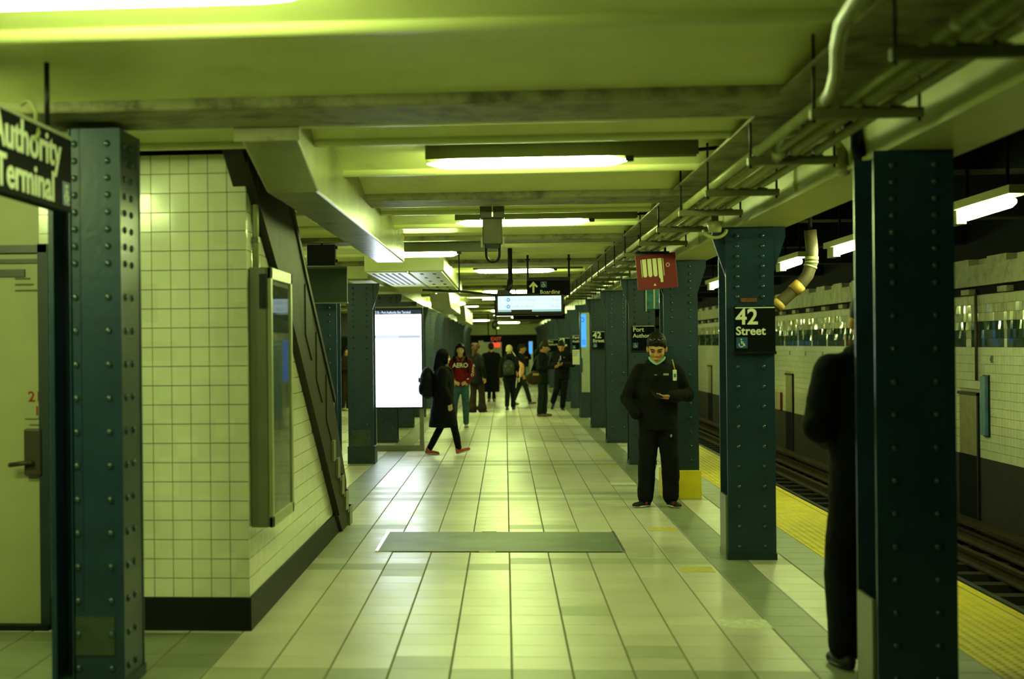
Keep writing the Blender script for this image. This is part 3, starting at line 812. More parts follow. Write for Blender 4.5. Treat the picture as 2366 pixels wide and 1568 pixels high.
# curved feeds down to the nearest 42 street column line
tag(MB().tube([(1.45, 8.4, 2.60), (1.50, 8.2, 2.66), (1.58, 8.05, 2.70), (1.68, 7.95, 2.68), (1.72, 7.9, 2.60), (1.73, 7.88, 2.48)], .032, 10).build('curved_conduit', M_conduit),
    'pale curved conduit arching from the bundle down to the nearest track-side column', 'conduit')
tag(MB().tube([(1.40, 7.95, 2.64), (1.55, 7.85, 2.72), (1.66, 7.7, 2.74), (1.725, 7.6, 2.66), (1.735, 7.55, 2.50)], .034, 10).build('curved_conduit', M_black),
    'black curved conduit arching over the pale one beside the nearest track-side column', 'conduit')
jb = thing('junction_fitting', 'pale elbow fitting where a conduit turns at the second bracket', 'conduit fitting', (1.36, 7.5, 2.6))
MB().tube([(1.36, 7.1, 2.60), (1.34, 7.35, 2.63), (1.36, 7.55, 2.60), (1.36, 7.72, 2.55)], .03, 8).build('elbow', M_conduit, jb)
MB().ell((1.36, 7.62, 2.58), .045, seg=10, rings=7).build('knuckle', M_conduit, jb)
sk = thing('round_loudspeaker', 'small round beige loudspeaker bracketed under the conduits near the 42 Street column', 'loudspeaker', (1.555, 11.4, 2.5))
MB().tube([(1.555, 11.38, 2.53), (1.555, 11.38, 2.45)], [.06, .045], 14).build('drum', M_conduit, sk)
MB().tube([(1.555 + .085 * math.cos(a), 11.38, 2.47 + .06 * math.sin(a)) for a in [math.radians(q) for q in range(180, 361, 20)]], .012, 6).build('yoke', M_conduit, sk)
MB().box(1.53, 1.58, 11.36, 11.40, 2.53, 2.60).build('hanger', M_bracket, sk)

# ------------------------------------------------------------------ hanging camera housing
hc = thing('ceiling_camera', 'boxy dark camera housing with a U-shaped ring, hanging from the ceiling', 'camera', (-.095, 12.5, 2.86))
bevel(MB().box(-.195, .005, 12.42, 12.60, 2.67, 2.86).build('mount_box', M_olive, hc), .006)
MB().box(-.20, .01, 12.40, 12.62, 2.86, 2.95).build('ceiling_plate', M_ceil, hc)
bevel(MB().box(-.175, -.012, 12.44, 12.58, 2.46, 2.67).build('lower_housing', M_bracket, hc), .01)
MB().box(-.19, -.175, 12.45, 12.57, 2.44, 2.52).build('side_lug', M_framelight, hc)
MB().box(-.012, .003, 12.45, 12.57, 2.44, 2.52).build('side_lug', M_framelight, hc)
MB().box(-.150, -.035, 12.46, 12.56, 2.425, 2.462).build('yoke_base', M_black, hc)
MB().tube([(-.147, 12.51, 2.46), (-.147, 12.51, 2.40)] + [(-.0925 + .0545 * math.cos(a), 12.51, 2.375 + .06 * math.sin(a)) for a in [math.radians(q) for q in range(180, 361, 18)]] + [(-.038, 12.51, 2.40), (-.038, 12.51, 2.46)], .0115, 8).build('ring', M_black, hc)
MB().box(-.098, -.088, 12.415, 12.422, 2.68, 2.85).build('seam_strip', M_chrome, hc)

# ------------------------------------------------------------------ countdown screen and hanging signs
dp = thing('countdown_screen', 'black framed countdown screen with a bright white face, hung from the ceiling', 'screen', (.298, 18.5, 2.3))
bevel(MB().box(-.119, .715, 18.5, 18.62, 1.985, 2.238).build('case', M_black, dp), .02)
MB().prism([(-.10, 2.23), (.70, 2.23), (.68, 2.245), (.10, 2.25), (.02, 2.30), (-.085, 2.30)], 1, 18.52, 18.60).build('case_hood', M_black, dp)
MB().box(-.083, .684, 18.494, 18.502, 2.055, 2.222).build('display_face', M_dispface, dp)
MB().box(-.083, .08, 18.492, 18.502, 2.030, 2.055).build('status_strip', M_dispgreen, dp)
MB().box(.33, .684, 18.492, 18.502, 2.030, 2.055).build('status_strip', M_dispgreen, dp)
for k, (n1, nm_, mn) in enumerate((('1', 'Far Rockaway', '4'), ('4', 'Lefferts Blvd', '10'))):
    z = 2.160 - .083 * k
    text('\u2190', (-.07, 18.491, z), .045, M_dispgrey, dp)
    text(n1, (-.01, 18.491, z), .05, M_dispgrey, dp, bold=0)
    MB().tube([(.045 + .018 * math.cos(a), 18.492, z + .017 + .018 * math.sin(a)) for a in [math.radians(q) for q in range(0, 361, 24)]], .006, 6).build('route_ring', M_dispblue, dp)
    text('A', (.045, 18.490, z + .006), .03, M_dispblue, dp, align='CENTER')
    text(nm_, (.085, 18.491, z), .052, M_dispgrey, dp, bold=0)
    text(mn + ' min', (.675, 18.491, z), .045, M_dispgrey, dp, bold=0, align='RIGHT')
MB().tube([(.02, 18.56, 2.27), (.06, 18.56, 2.33), (.07, 18.56, 2.42)], .035, 10).build('drop_pole', M_black, dp)
MB().tube([(.07, 18.56, 2.40), (.07, 18.56, 2.84)], .028, 10).build('pole', M_black, dp)
tag(MB().tube([(-.10, 18.56, 2.24), (-.55, 18.5, 2.29), (-.62, 18.5, 2.29), (-1.0, 18.5, 2.31)], .014, 8).build('feed_conduit', M_blackmetal), 'thin black conduit reaching sideways from the countdown screen', 'conduit')
tag(MB().tube([(-.55, 18.5, 2.28), (-.55, 18.5, 2.95)], .008, 6).build('hanger_rod', M_blackmetal), 'thin black rod holding up the side conduit of the countdown screen', 'rod')

bs = thing('boarding_sign', 'black Boarding sign with a pale arrow, hung on two poles behind the countdown screen', 'sign', (.56, 19.7, 2.73))
bevel(MB().box(.287, .845, 19.7, 19.76, 2.262, 2.46).build('board', M_signblack, bs), .004)
MB().box(.285, .847, 19.695, 19.765, 2.455, 2.50).build('top_rail', M_black, bs)
for x in (.301, .832):
    MB().tube([(x, 19.73, 2.45), (x, 19.73, 2.85)], .014, 8).build('pole', M_black, bs)
    MB().tube([(x, 19.73, 2.72), (x, 19.73, 2.74)], .03, 8).build('flange', M_black, bs)
text('Boarding', (.455, 19.695, 2.285), .072, M_cream, bs, bold=.006)
MB().add([(p[0], 19.696, p[1]) for p in ((.36, 2.30), (.385, 2.30), (.385, 2.392), (.415, 2.365), (.43, 2.382), (.372, 2.445), (.315, 2.382), (.33, 2.365), (.36, 2.392))], [(0, 1, 2, 8), (2, 3, 4, 5), (5, 6, 7, 8), (2, 5, 8)]).build('arrow', M_cream, bs)
access_icon(bs, (.505, 19.697, 2.405), .08)
ba = thing('boarding_sign', 'dark Boarding Area sign showing just beneath the countdown screen', 'sign', (.67, 30, 2.2), 0)
bevel(MB().box(.16, 1.18, 30, 30.06, 2.125, 2.42).build('board', M_signblack, ba), .004)
text('Boarding Area', (.28, 29.995, 2.205), .105, M_cream, ba, bold=.006)
for x in (.22, 1.12): MB().tube([(x, 30.03, 2.42), (x, 30.03, 2.95)], .015, 8).build('pole', M_black, ba)

rs = thing('car_stop_sign', 'red square sign with four pale bars, hung tilted under the conduits', 'sign', (1.53, 15.55, 2.56))
def tl(x, z):  # tilt of the hanging plate about its top centre
    a = math.radians(-4.5); dx, dz = x - 1.52, z - 2.55
    return (1.52 + dx * math.cos(a) - dz * math.sin(a) * -1, 2.55 + dz * math.cos(a) - dx * math.sin(a) * 1)
def trect(x0, x1, z0, z1, y0, y1, name, m):
    p = [tl(x, z) for x, z in ((x0, z0), (x1, z0), (x1, z1), (x0, z1))]
    return MB().prism(p, 1, y0, y1).build(name, m, rs)
bevel(trect(1.32, 1.72, 2.18, 2.535, 15.5, 15.525, 'plate', M_red), .003)
for k in range(4):
    x = 1.382 + .052 * k
    z0 = 2.325 if k < 3 else 2.30
    trect(x, x + .04, z0, 2.49, 15.494, 15.5, 'bar', M_cream)
    bx = tl(x + .02, z0); MB().ell((bx[0], 15.497, bx[1]), (.02, .003, .02), seg=10, rings=6).build('bar_end', M_cream, rs)
for x in (1.368, 1.588): trect(x, x + .006, 2.31, 2.485, 15.494, 15.5, 'thin_line', M_cream)
trect(1.551, 1.577, 2.245, 2.30, 15.494, 15.5, 'hand_mark', M_cream)
c0 = tl(1.635, 2.415)
MB().tube([(c0[0] + .016 * math.cos(a), 15.495, c0[1] + .018 * math.sin(a)) for a in [math.radians(q) for q in range(0, 361, 30)]], .003, 5).build('ring_mark', M_cream, rs)
c0 = tl(1.49, 2.215); MB().add([(c0[0] - .014, 15.495, c0[1]), (c0[0] + .014, 15.495, c0[1]), (c0[0], 15.495, c0[1] + .026)], [(0, 1, 2)]).build('triangle_mark', M_cream, rs)
MB().box(1.33, 1.66, 15.48, 15.56, 2.535, 2.56).build('top_bar', M_black, rs)
for x in (1.36, 1.62): MB().tube([(x, 15.52, 2.55), (x, 15.52, 2.8)], .008, 6).build('hanger_rod', M_black, rs)
t = thing('flank_glare', 'cyan glare on the column below the red square sign, put in as a panel', 'panel', (1.99, 20.59, 2.24))
bevel(MB().box(1.90, 2.07, 20.565, 20.588, 2.09, 2.44).build('glare_face', M_cyanglare, t), .004)  # glare on the column flank, painted as a coloured panel
MB().box(1.885, 1.90, 20.562, 20.588, 2.06, 2.46).build('side_strip', M_metalpale, t)
MB().box(1.99, 2.01, 20.558, 20.566, 2.10, 2.40).build('glare_strip', M_metalpale, t)

def column_sign(k, lines, label, x0=None, zt=1.90, paper=False):
    y = 7.05 + 4.515 * k - .004
    x0 = CX - .14 if x0 is None else x0
    t = thing('column_sign', label, 'sign', (CX, y, zt), 0, 'black station signs on the columns')
    zb = zt - .34
    bevel(MB().box(x0, x0 + .30, y - .03, y, zb, zt).build('board', M_signblack, t), .003)
    MB().box(x0 + .005, x0 + .295, y - .033, y - .028, zt - .016, zt - .009).build('rule_line', M_white, t)
    yy = y - .032
    if lines[0] == '42':
        text('42', (x0 + .008, yy, zt - .135), .165, M_white, t, bold=.02)
        text('Street', (x0 + .008, yy, zt - .215), .088, M_white, t, bold=.02)
        access_icon(t, (x0 + .052, y - .033, zt - .275), .082)
    else:
        text(lines[0], (x0 + .012, yy, zt - .085), .082, M_white, t, bold=.014)
        text(lines[1], (x0 + .012, yy, zt - .165), .075, M_white, t, bold=.014)
        access_icon(t, (x0 + .045, y - .033, zt - .27), .072)
    bevel(MB().box(x0 - .006, x0 + .306, y - .036, y, zb - .02, zb).build('bottom_lip', M_black, t), .002)
    for sx in (.02, .28): MB().ell((x0 + sx, y - .031, zt - .004), .006, seg=6, rings=4).build('screw', M_black, t)
    return t
column_sign(1, ('42', 'Street'), 'black 42 Street sign with a blue wheelchair symbol, largest and nearest of its kind', x0=1.715, zt=1.905)
column_sign(3, ('Port', 'Authority'), 'black Port Authority sign with wheelchair symbol beside the masked man\'s head', x0=1.70, zt=1.875)
column_sign(5, ('42', 'Street'), 'black 42 Street sign on the column just before the blue lit pillar', x0=1.685, zt=1.875)
column_sign(6, ('Port', 'Authority'), 'small black Port Authority sign just past the blue lit pillar', x0=1.49, zt=1.83)
column_sign(7, ('42', 'Street'), 'small black 42 Street sign above the leaning man in black', x0=1.34, zt=1.79)
column_sign(8, ('Port', 'Authority'), 'tiny Port Authority sign by the head of the man holding a lit phone', x0=1.2, zt=1.76)
t = thing('notice', 'white paper notice below the small Port Authority sign past the blue pillar', 'notice', (1.58, 34.1, 1.3))
MB().box(1.50, 1.67, 34.085, 34.10, 1.17, 1.50).build('sheet', M_paper, t)
for k in range(3): MB().box(1.51, 1.64 - .02 * k, 34.08, 34.086, 1.45 - .04 * k, 1.46 - .04 * k).build('print_line', M_greyink, t)
t = thing('graffiti_tag', 'small rust coloured strip stuck above the largest 42 Street sign', 'sticker', (1.85, 11.56, 1.96))
bevel(MB().box(1.765, 1.885, 11.558, 11.567, 1.935, 1.965).build('strip', mat('rust label', (.16, .05, .015), .7, noise=.4, scale=40), t), .002)

# hanging terminal sign, nearest
hs = thing('hanging_sign', 'long black Port Authority Bus Terminal sign hung beside the nearest stair-side column', 'sign', (-1.93, 5.8, 2.56))
bevel(MB().box(-1.96, -1.90, 4.6, 6.54, 2.235, 2.562).build('board', M_signblack, hs), .003)
MB().box(-1.965, -1.895, 4.6, 6.545, 2.552, 2.568).build('top_trim', M_framelight, hs)
text('Port Authority', (-1.897, 6.385, 2.415), .190, M_white, hs, '+X', bold=.014, align='RIGHT', sx=1.18)
text('Bus Terminal', (-1.897, 6.29, 2.262), .180, M_white, hs, '+X', bold=.014, align='RIGHT', sx=1.15)
access_icon(hs, (-1.897, 6.455, 2.31), .10, '+X')
for y in (5.0, 6.3): MB().tube([(-1.93, y, 2.56), (-1.93, y, 2.9)], .012, 6).build('hanger_rod', M_blackmetal, hs)
MB().box(-2.17, -2.12, 6.62, 6.70, 2.86, 3.0).build('hanger_strap', M_blackmetal, hs)
tag(MB().tube([(-2.01, 6.2, 2.66), (-1.98, 6.18, 2.675), (-1.955, 6.16, 2.665), (-1.93, 6.15, 2.62), (-1.925, 6.12, 2.57), (-1.89, 6.05, 2.52), (-1.885, 5.98, 2.48)], .009, 6).build('cable_tie', M_conduit), 'pale curled cable tie hooked over the hanging terminal sign', 'cable tie')

# ------------------------------------------------------------------ bright white screen kiosk
kk = thing('screen_kiosk', 'tall kiosk with a blazing white screen in a dark legged frame', 'kiosk', (-1.66, 23.4, 0))
bevel(MB().box(-2.05, -1.265, 23.4, 23.52, .655, 2.21).build('case', M_black, kk), .008)
MB().box(-2.034, -1.29, 23.392, 23.402, .685, 2.115).build('screen', M_screen, kk)
MB().box(-2.034, -1.29, 23.390, 23.402, 2.115, 2.185).build('title_bar', M_screennavy, kk)
text('42 St - Port Authority Bus Terminal', (-2.02, 23.387, 2.13), .056, M_screentext, kk, bold=.03, sx=.70)
MB().box(-2.02, -1.30, 23.389, 23.393, 1.745, 1.795).build('table_row', M_screenpale, kk)
MB().box(-1.64, -1.30, 23.388, 23.392, 1.755, 1.785).build('table_cell', M_screengrey, kk)
for x0, x1 in ((-2.045, -2.0), (-1.33, -1.265)): bevel(MB().box(x0, x1, 23.42, 23.5, .0, .66).build('leg', M_frame, kk), .005)
bevel(MB().box(-2.045, -1.265, 23.40, 23.52, 0, .085).build('bottom_rail', M_frame, kk), .006)
bevel(MB().box(-2.05, -1.262, 23.395, 23.525, 2.21, 2.24).build('top_rail', M_frame, kk), .006)

# help pillar
hp = thing('help_pillar', 'slim pillar with a lit sky blue panel and ring symbol, among the track-side columns', 'help point', (1.78, 33.7, 0))
bevel(MB().box(1.645, 1.90, 33.7, 33.9, 0, 2.33).build('post', M_teal, hp), .01)
bevel(MB().box(1.675, 1.90, 33.68, 33.70, .56, 2.32).build('metal_face', M_metalpale, hp), .006)
MB().box(1.672, 1.785, 33.668, 33.68, 1.56, 2.28).build('lit_panel', M_helpblue, hp)
MB().tube([(1.705 + .035 * math.cos(a), 33.665, 2.16 + .045 * math.sin(a)) for a in [math.radians(q) for q in range(-140, 141, 20)]], .008, 6).build('ring_symbol', M_helpdark, hp)
for z in (1.70, 1.66, 1.62): MB().box(1.69, 1.77, 33.664, 33.668, z, z + .014).build('print_line', M_helpdark, hp)
MB().prism([(1.645, .95), (1.70, 1.02), (1.70, 1.30), (1.645, 1.36)], 1, 33.66, 33.70).build('side_bulge', M_teal, hp)
hp2 = thing('help_pillar', 'distant slim pillar with a small lit sky blue panel', 'help point', (1.0, 60, 0))
MB().box(.93, 1.09, 60, 60.2, 0, 1.75).build('post', M_metalpale, hp2)
MB().box(.936, 1.06, 59.98, 60, 1.25, 1.72).build('lit_panel', M_helpblue, hp2)

# boards above the stair-side column
gbd = thing('green_board', 'dark green rectangular board back above the half hidden column', 'board', (-1.87, 15.9, 2.28))
bevel(MB().box(-2.10, -1.655, 15.9, 15.96, 2.09, 2.465).build('board', mat('board green', (.022, .045, .030), .5, noise=.2), gbd), .004)
MB().box(-2.105, -1.65, 15.895, 15.965, 2.455, 2.475).build('top_trim', M_frame, gbd)
MB().box(-2.105, -1.65, 15.895, 15.965, 2.085, 2.10).build('bottom_trim', M_frame, gbd)
mon = thing('black_monitor', 'black monitor box standing above the green board', 'monitor', (-1.92, 15.9, 2.58))
bevel(MB().box(-2.075, -1.775, 15.86, 15.98, 2.49, 2.705).build('case', M_black, mon), .006)
MB().box(-1.93, -1.91, 15.9, 15.94, 2.70, 2.725).build('drop_bar', M_black, mon)
for dz in (2.52, 2.66): MB().box(-1.78, -1.755, 15.88, 15.95, dz, dz + .03).build('side_clip', M_black, mon)
# far exit sign
ex = thing('exit_sign', 'dark exit sign with dull red letters far down the hall', 'sign', (-.46, 55, 1.9))
bevel(MB().box(-.78, -.12, 55, 55.08, 1.72, 1.97).build('board', M_signblack, ex), .005)
text('EXIT', (-.52, 54.99, 1.77), .19, M_exit, ex, bold=.02)
for x in (-.6, -.3): MB().tube([(x, 55.04, 1.97), (x, 55.04, 2.9)], .02, 6).build('pole', M_black, ex)
ex2 = thing('red_light_box', 'glowing red light box just below the exit sign', 'sign', (-.34, 55, 1.6))
bevel(MB().box(-.52, -.17, 55, 55.1, 1.53, 1.70).build('light_face', M_redlit, ex2), .03)
MB().box(-.40, -.30, 55.03, 55.08, 1.69, 1.73).build('bracket', M_black, ex2)
dc = thing('dome_camera', 'dark dome camera on a short stem below the ceiling, past the countdown screen', 'camera', (-.2, 38, 2.5))
MB().tube([(-.24, 38, 2.0), (-.24, 38, 2.77)], .02, 6).build('stem', M_black, dc)
MB().ell((-.24, 38, 2.12), (.09, .09, .12), seg=12, rings=8).build('dome', M_black, dc)
MB().box(-.20, -.14, 37.93, 37.99, 2.02, 2.07).build('indicator', M_white, dc)

# ribbed curved pipe over the tracks
cp = thing('ribbed_pipe', 'curved rusty pipe with ochre bands over the tracks beside the 42 Street column', 'pipe', (2.95, 15.5, 2.3))
pts = [(3.06, 15.5, 2.75), (3.075, 15.5, 2.55), (3.07, 15.5, 2.42), (3.03, 15.5, 2.30), (2.96, 15.5, 2.21), (2.86, 15.5, 2.12), (2.76, 15.5, 2.03), (2.70, 15.5, 1.97)]
MB().tube(pts, .062, 12).build('pipe', M_rust, cp)
def along(i, u): return Vector(pts[i]).lerp(Vector(pts[i + 1]), u)
for (i, u, v, m) in ((1, .5, .75, M_framelight), (1, .85, 1.0, M_framelight), (2, .2, .35, M_framelight), (4, .0, .75, M_rustband), (6, .0, .75, M_rustband)):
    MB().tube([along(i, u), along(i, v)], .068, 12).build('band', m, cp)
MB().tube([(3.06, 15.5, 2.75), (3.06, 15.5, 3.4)], .02, 6).build('hanger_rod', M_soot, cp)

# ------------------------------------------------------------------ people
CLOUD = bpy.data.textures.new('cloth folds', 'CLOUDS'); CLOUD.noise_scale = .16; CLOUD.noise_depth = 2
def skinned(o, vox, smooth=4, fold=0.0):
    r = o.modifiers.new('surface', 'REMESH'); r.mode = 'VOXEL'; r.voxel_size = vox; r.use_smooth_shade = True
    s = o.modifiers.new('smooth', 'SMOOTH'); s.factor = .5; s.iterations = smooth
    if fold:
        d = o.modifiers.new('folds', 'DISPLACE'); d.texture = CLOUD; d.strength = fold; d.mid_level = .5; d.texture_coords = 'LOCAL'
    return o
def ring(z, rx, ry, cx=0, cy=0, n=20):
    return [(cx + rx * math.cos(2 * math.pi * k / n), cy + ry * math.sin(2 * math.pi * k / n), z) for k in range(n)]

class Person: pass
def person(label, x, y, heading, height, arms, legs, head=(0, 0), outfit=None, vox=.014, face=True, bend=0, build=1.0, hs=1.06):
    f = dict(top=M_jacket, hem=.80, hemr=(.185, .135), puff=1.0, sleeve=(.078, .062, .05), trousers=M_trouser, legr=(.098, .074, .06),
             shoe=M_shoe, sole=M_shoe, hair='short', hairmat=M_hair, skin=M_skin, hood=False, fold=.022)
    f.update(outfit or {})
    s = height / 1.75
    root = thing('person', label, 'person', (x, y, 0), math.radians(heading))
    p = Person(); p.root = root; p.s = s
    rot = Matrix.Rotation(math.radians(heading), 3, 'Z')
    bd = math.radians(bend)
    def T(v):                      # pose space (1.75 m person) to local metres, with the upper body bent at the hips
        v = Vector(v)
        if bd and v.z > .95:
            d = v - Vector((0, 0, .95)); v = Vector((0, 0, .95)) + Matrix.Rotation(bd, 3, 'X') @ d
        return v * s
    hp, hy = math.radians(head[0]), math.radians(head[1])
    piv = Vector((0, .015, 1.50))
    HR = Matrix.Rotation(hy, 3, 'Z') @ Matrix.Rotation(hp, 3, 'X')
    BR = Matrix.Rotation(bd, 3, 'X')
    def Hd(v): return T(piv + HR @ ((Vector(v) - piv) * hs))
    def He(b, c, r, seg=16, rings=11):
        rr_ = (r, r, r) if not isinstance(r, (tuple, list)) else r
        b.ell(Hd(c), tuple(q * s * hs for q in rr_), BR @ HR, seg, rings)
    p.W = lambda v: root.location + rot @ T(v)
    p.Hd = lambda v: root.location + rot @ Hd(v)
    p.rot = rot
    sw = .175 * build
    sh = {1: (sw, .012, 1.385), -1: (-sw, .012, 1.385)}
    # --- body: one continuous surface
    b = MB()
    for c, r in (((0, .015, 1.655), (.076, .094, .092)), ((0, -.025, 1.60), (.064, .065, .085)), ((0, -.035, 1.555), (.052, .052, .045)),
                 ((0, -.070, 1.530), (.024, .020, .018)), ((0, -.078, 1.648), (.050, .016, .012)), ((.038, -.060, 1.595), (.022, .022, .022)),
                 ((-.038, -.060, 1.595), (.022, .022, .022)), ((0, -.090, 1.560), (.022, .010, .010)), ((.078, .01, 1.61), (.012, .022, .033)),
                 ((-.078, .01, 1.61), (.012, .022, .033)), ((.011, -.094, 1.595), .010), ((-.011, -.094, 1.595), .010)):
        He(b, c, r)
    b.caps([Hd((0, -.088, 1.638)), Hd((0, -.108, 1.600))], [.009 * s, .013 * s], 8)
    b.caps([T((0, .02, 1.42)), Hd((0, .012, 1.56))], [.062 * s, .055 * s])
    tr_ = [(.90, .145, .10), (1.08, .128, .095), (1.26, .155, .11), (1.40, .150, .085), (1.46, .07, .06)]
    b.loft([[T(v) for v in ring(z, rx * build, ry * build)] for z, rx, ry in tr_])
    for sd in (1, -1):
        el, wr = arms[sd][0], arms[sd][1]
        b.caps([T(sh[sd]), T(el), T(wr)], [.052 * s, .042 * s, .028 * s], 10)
        kn, an = legs[sd][0], legs[sd][1]
        b.caps([T((sd * .085, 0, .90)), T(kn), T(an)], [.078 * s, .052 * s, .036 * s], 10)
    skinned(b.build('body', f['skin'], root, True), vox * .75, 3)
    # --- face
    if face:
        for sd in (1, -1):
            e = MB(); He(e, (sd * .030, -.0785, 1.626), (.0135, .008, .0065), 10, 7); e.build('eye', M_eye, root, True)
            e = MB(); e.tube([Hd((sd * .014, -.0935, 1.650)), Hd((sd * .032, -.0915, 1.655)), Hd((sd * .050, -.078, 1.649))], .0045 * s, 6); e.build('eyebrow', f['hairmat'], root, True)
        e = MB(); He(e, (0, -.0985, 1.561), (.021, .005, .0055), 10, 7); e.build('mouth', M_lip, root, True)
    # --- hair or hood
    h = MB(); k = f['hair']
    if k in ('short', 'long', 'bun', 'cap', 'wavy'):
        He(h, (0, .024, 1.675), (.084, .099, .088)); He(h, (0, .058, 1.62), (.073, .062, .075))
        for sd in (1, -1): He(h, (sd * .066, .012, 1.65), (.018, .035, .04))
        rq = random.Random(int(x * 100))
        for q in range(9):
            u = -.056 + .014 * q
            He(h, (u, -.066 + 7 * u * u, 1.694 + rq.uniform(-.012, .012)), (.014, .018, .022), 8, 6)
        if k == 'long':
            for sd in (1, -1): h.caps([Hd((sd * .065, .01, 1.69)), Hd((sd * .085, .02, 1.60)), Hd((sd * .095, .005, 1.50)), T((sd * .10, -.055, 1.38))], [.032 * s, .036 * s, .036 * s, .026 * s])
            h.caps([Hd((0, .06, 1.62)), T((0, .09, 1.45)), T((0, .10, 1.32))], [.075 * s, .08 * s, .05 * s])
        if k == 'wavy':
            for q in range(9):
                a = q * .7; He(h, (.06 * math.cos(a), .04 + .05 * math.sin(a * 1.3), 1.60 + .014 * q), .05, 10, 7)
            h.caps([Hd((0, .07, 1.60)), T((0, .085, 1.46))], [.075 * s, .055 * s])
        if k == 'bun': He(h, (0, .115, 1.70), (.045, .045, .045)); He(h, (0, .06, 1.66), (.088, .08, .09))
        skinned(h.build('hair', f['hairmat'], root, True), .012, 2, .012)
        if k == 'cap':
            cb = MB(); He(cb, (0, .018, 1.685), (.090, .104, .085)); cb.caps([Hd((-.05, .11, 1.68)), Hd((.05, .11, 1.68))], .022 * s)
            skinned(cb.build('cap', f.get('capmat', M_black), root, True), .010, 2)
    elif k == 'hood':
        He(h, (0, .03, 1.65), (.105, .115, .115)); h.caps([Hd((0, .06, 1.60)), T((0, .07, 1.44))], [.095 * s, .10 * s])
        for sd in (1, -1): h.caps([Hd((sd * .085, -.03, 1.68)), Hd((sd * .09, -.04, 1.58)), T((sd * .08, -.05, 1.47))], .026 * s)
        skinned(h.build('hood', f['hairmat'], root, True), .012, 2, .012)
    if f['hood']:
        c = MB(); c.tube([T((.10 * math.cos(a), .015 + .10 * math.sin(a), 1.475 - .02 * math.sin(a) * -1)) for a in [math.radians(q) for q in range(-60, 241, 30)]], .036 * s, 10)
        He(c, (0, .10, 1.46), (.10, .06, .075))
        skinned(c.build('collar_hood', f['hood'], root, True), .012, 2, .01)
    # --- upper garment
    g = MB(); hem = f['hem']; u = f['puff'] * build; hx, hyy = f['hemr']
    secs = [(1.05, .168, .128), (1.2, .182, .135), (1.32, .182, .125), (1.40, .145, .105), (1.475, .085, .078)]
    if hem < 1.0: secs = [(hem, hx / u, hyy / u)] + ([(.85, .18, .135)] if hem < .7 else []) + secs
    g.loft([[T(v) for v in ring(z, rx * u, ry * u)] for z, rx, ry in secs])
    sl = f['sleeve']
    for sd in (1, -1):
        el, wr = Vector(arms[sd][0]), Vector(arms[sd][1])
        cuff = wr + (el - wr) * .06
        g.caps([T(sh[sd]), T(el), T(cuff)], [sl[0] * .92 * s, sl[1] * s, sl[2] * s], 12)
        g.caps([T((sd * .05, .02, 1.465)), T((sd * .11, .015, 1.425)), T(sh[sd])], [.052 * s, .062 * s, sl[0] * .92 * s], 12)
    skinned(g.build('jacket', f['top'], root, True), vox, 4, f['fold'])
    # --- trousers
    t = MB(); lr = f['legr']
    t.ell(T((0, .0, .92)), (.158 * s * build, .118 * s * build, .125 * s), None, 16, 11)
    for sd in (1, -1):
        kn, an = Vector(legs[sd][0]), Vector(legs[sd][1])
        end = an + (kn - an) * .06
        mid = kn.lerp(an, .55)
        t.caps([T((sd * .082, 0, .90)), T(kn), T(mid), T(end)], [lr[0] * s, lr[1] * s, (lr[1] * .45 + lr[2] * .55) * s, lr[2] * s], 12)
        if f.get('flare'): t.caps([T(mid), T(end)], [lr[1] * s, f['flare'] * s], 12)
    skinned(t.build('trousers', f['trousers'], root, True), vox, 4, f['fold'])
    # --- shoes
    for sd in (1, -1):
        an = T(legs[sd][1]); a, pt = math.radians(legs[sd][2]), math.radians(legs[sd][3] if len(legs[sd]) > 3 else 0)
        M = Matrix.Rotation(a, 3, 'Z') @ Matrix.Rotation(-pt, 3, 'X')
        sb = MB()
        for c, r in (((0, .02, -.042), (.038, .052, .040)), ((0, -.06, -.048), (.042, .090, .034)), ((0, -.13, -.052), (.044, .056, .030)), ((0, .012, .005), (.044, .050, .036))):
            sb.ell(an + M @ (Vector(c) * s), tuple(q * s for q in r), M, 14, 9)
        so_ = skinned(sb.build('shoe', f['shoe'], root, True), .009, 2)
        sl_ = MB(); sl_.ell(an + M @ (Vector((0, -.058, -.068)) * s), (.049 * s, .128 * s, .0135 * s), M, 18, 8)
        sl_.build('sole', f['sole'], so_, True)
    # --- hands
    for sd in (1, -1):
        q = arms[sd]
        if len(q) < 4: continue
        w, d, n = T(q[1]), Vector(q[2]).normalized(), Vector(q[3])
        curl = q[4] if len(q) > 4 else .35
        n = (n - d * n.dot(d)).normalized(); a = d.cross(n) * sd
        hb = MB(); k_ = s
        Rm = Matrix((a, d, n)).transposed()
        hb.ell(w + d * .045 * k_, (.041 * k_, .056 * k_, .019 * k_), Rm, 14, 9)
        hb.caps([w - d * .03 * k_, w + d * .02 * k_], [.027 * k_, .030 * k_], 10)
        for i, L in enumerate((.068, .077, .072, .056)):
            p0 = w + (d * .082 + a * (.030 - .020 * i)) * k_
            pp = [p0]; ang = curl * .6
            for sgm in (.45, .32, .25):
                dirv = d * math.cos(ang) + n * math.sin(ang)
                pp.append(pp[-1] + dirv * L * sgm * k_); ang += curl
            hb.caps(pp, [.0098 * k_, .0092 * k_, .0085 * k_, .0072 * k_], 8)
        p0 = w + (d * .025 + a * .028) * k_
        hb.caps([p0, p0 + (a * .030 + d * .022 + n * .008) * k_, p0 + (a * .034 + d * .048 + n * .022) * k_], [.014 * k_, .011 * k_, .009 * k_], 8)
        skinned(hb.build('hand', f['skin'], root, True), .0045 * k_, 2)
    return p

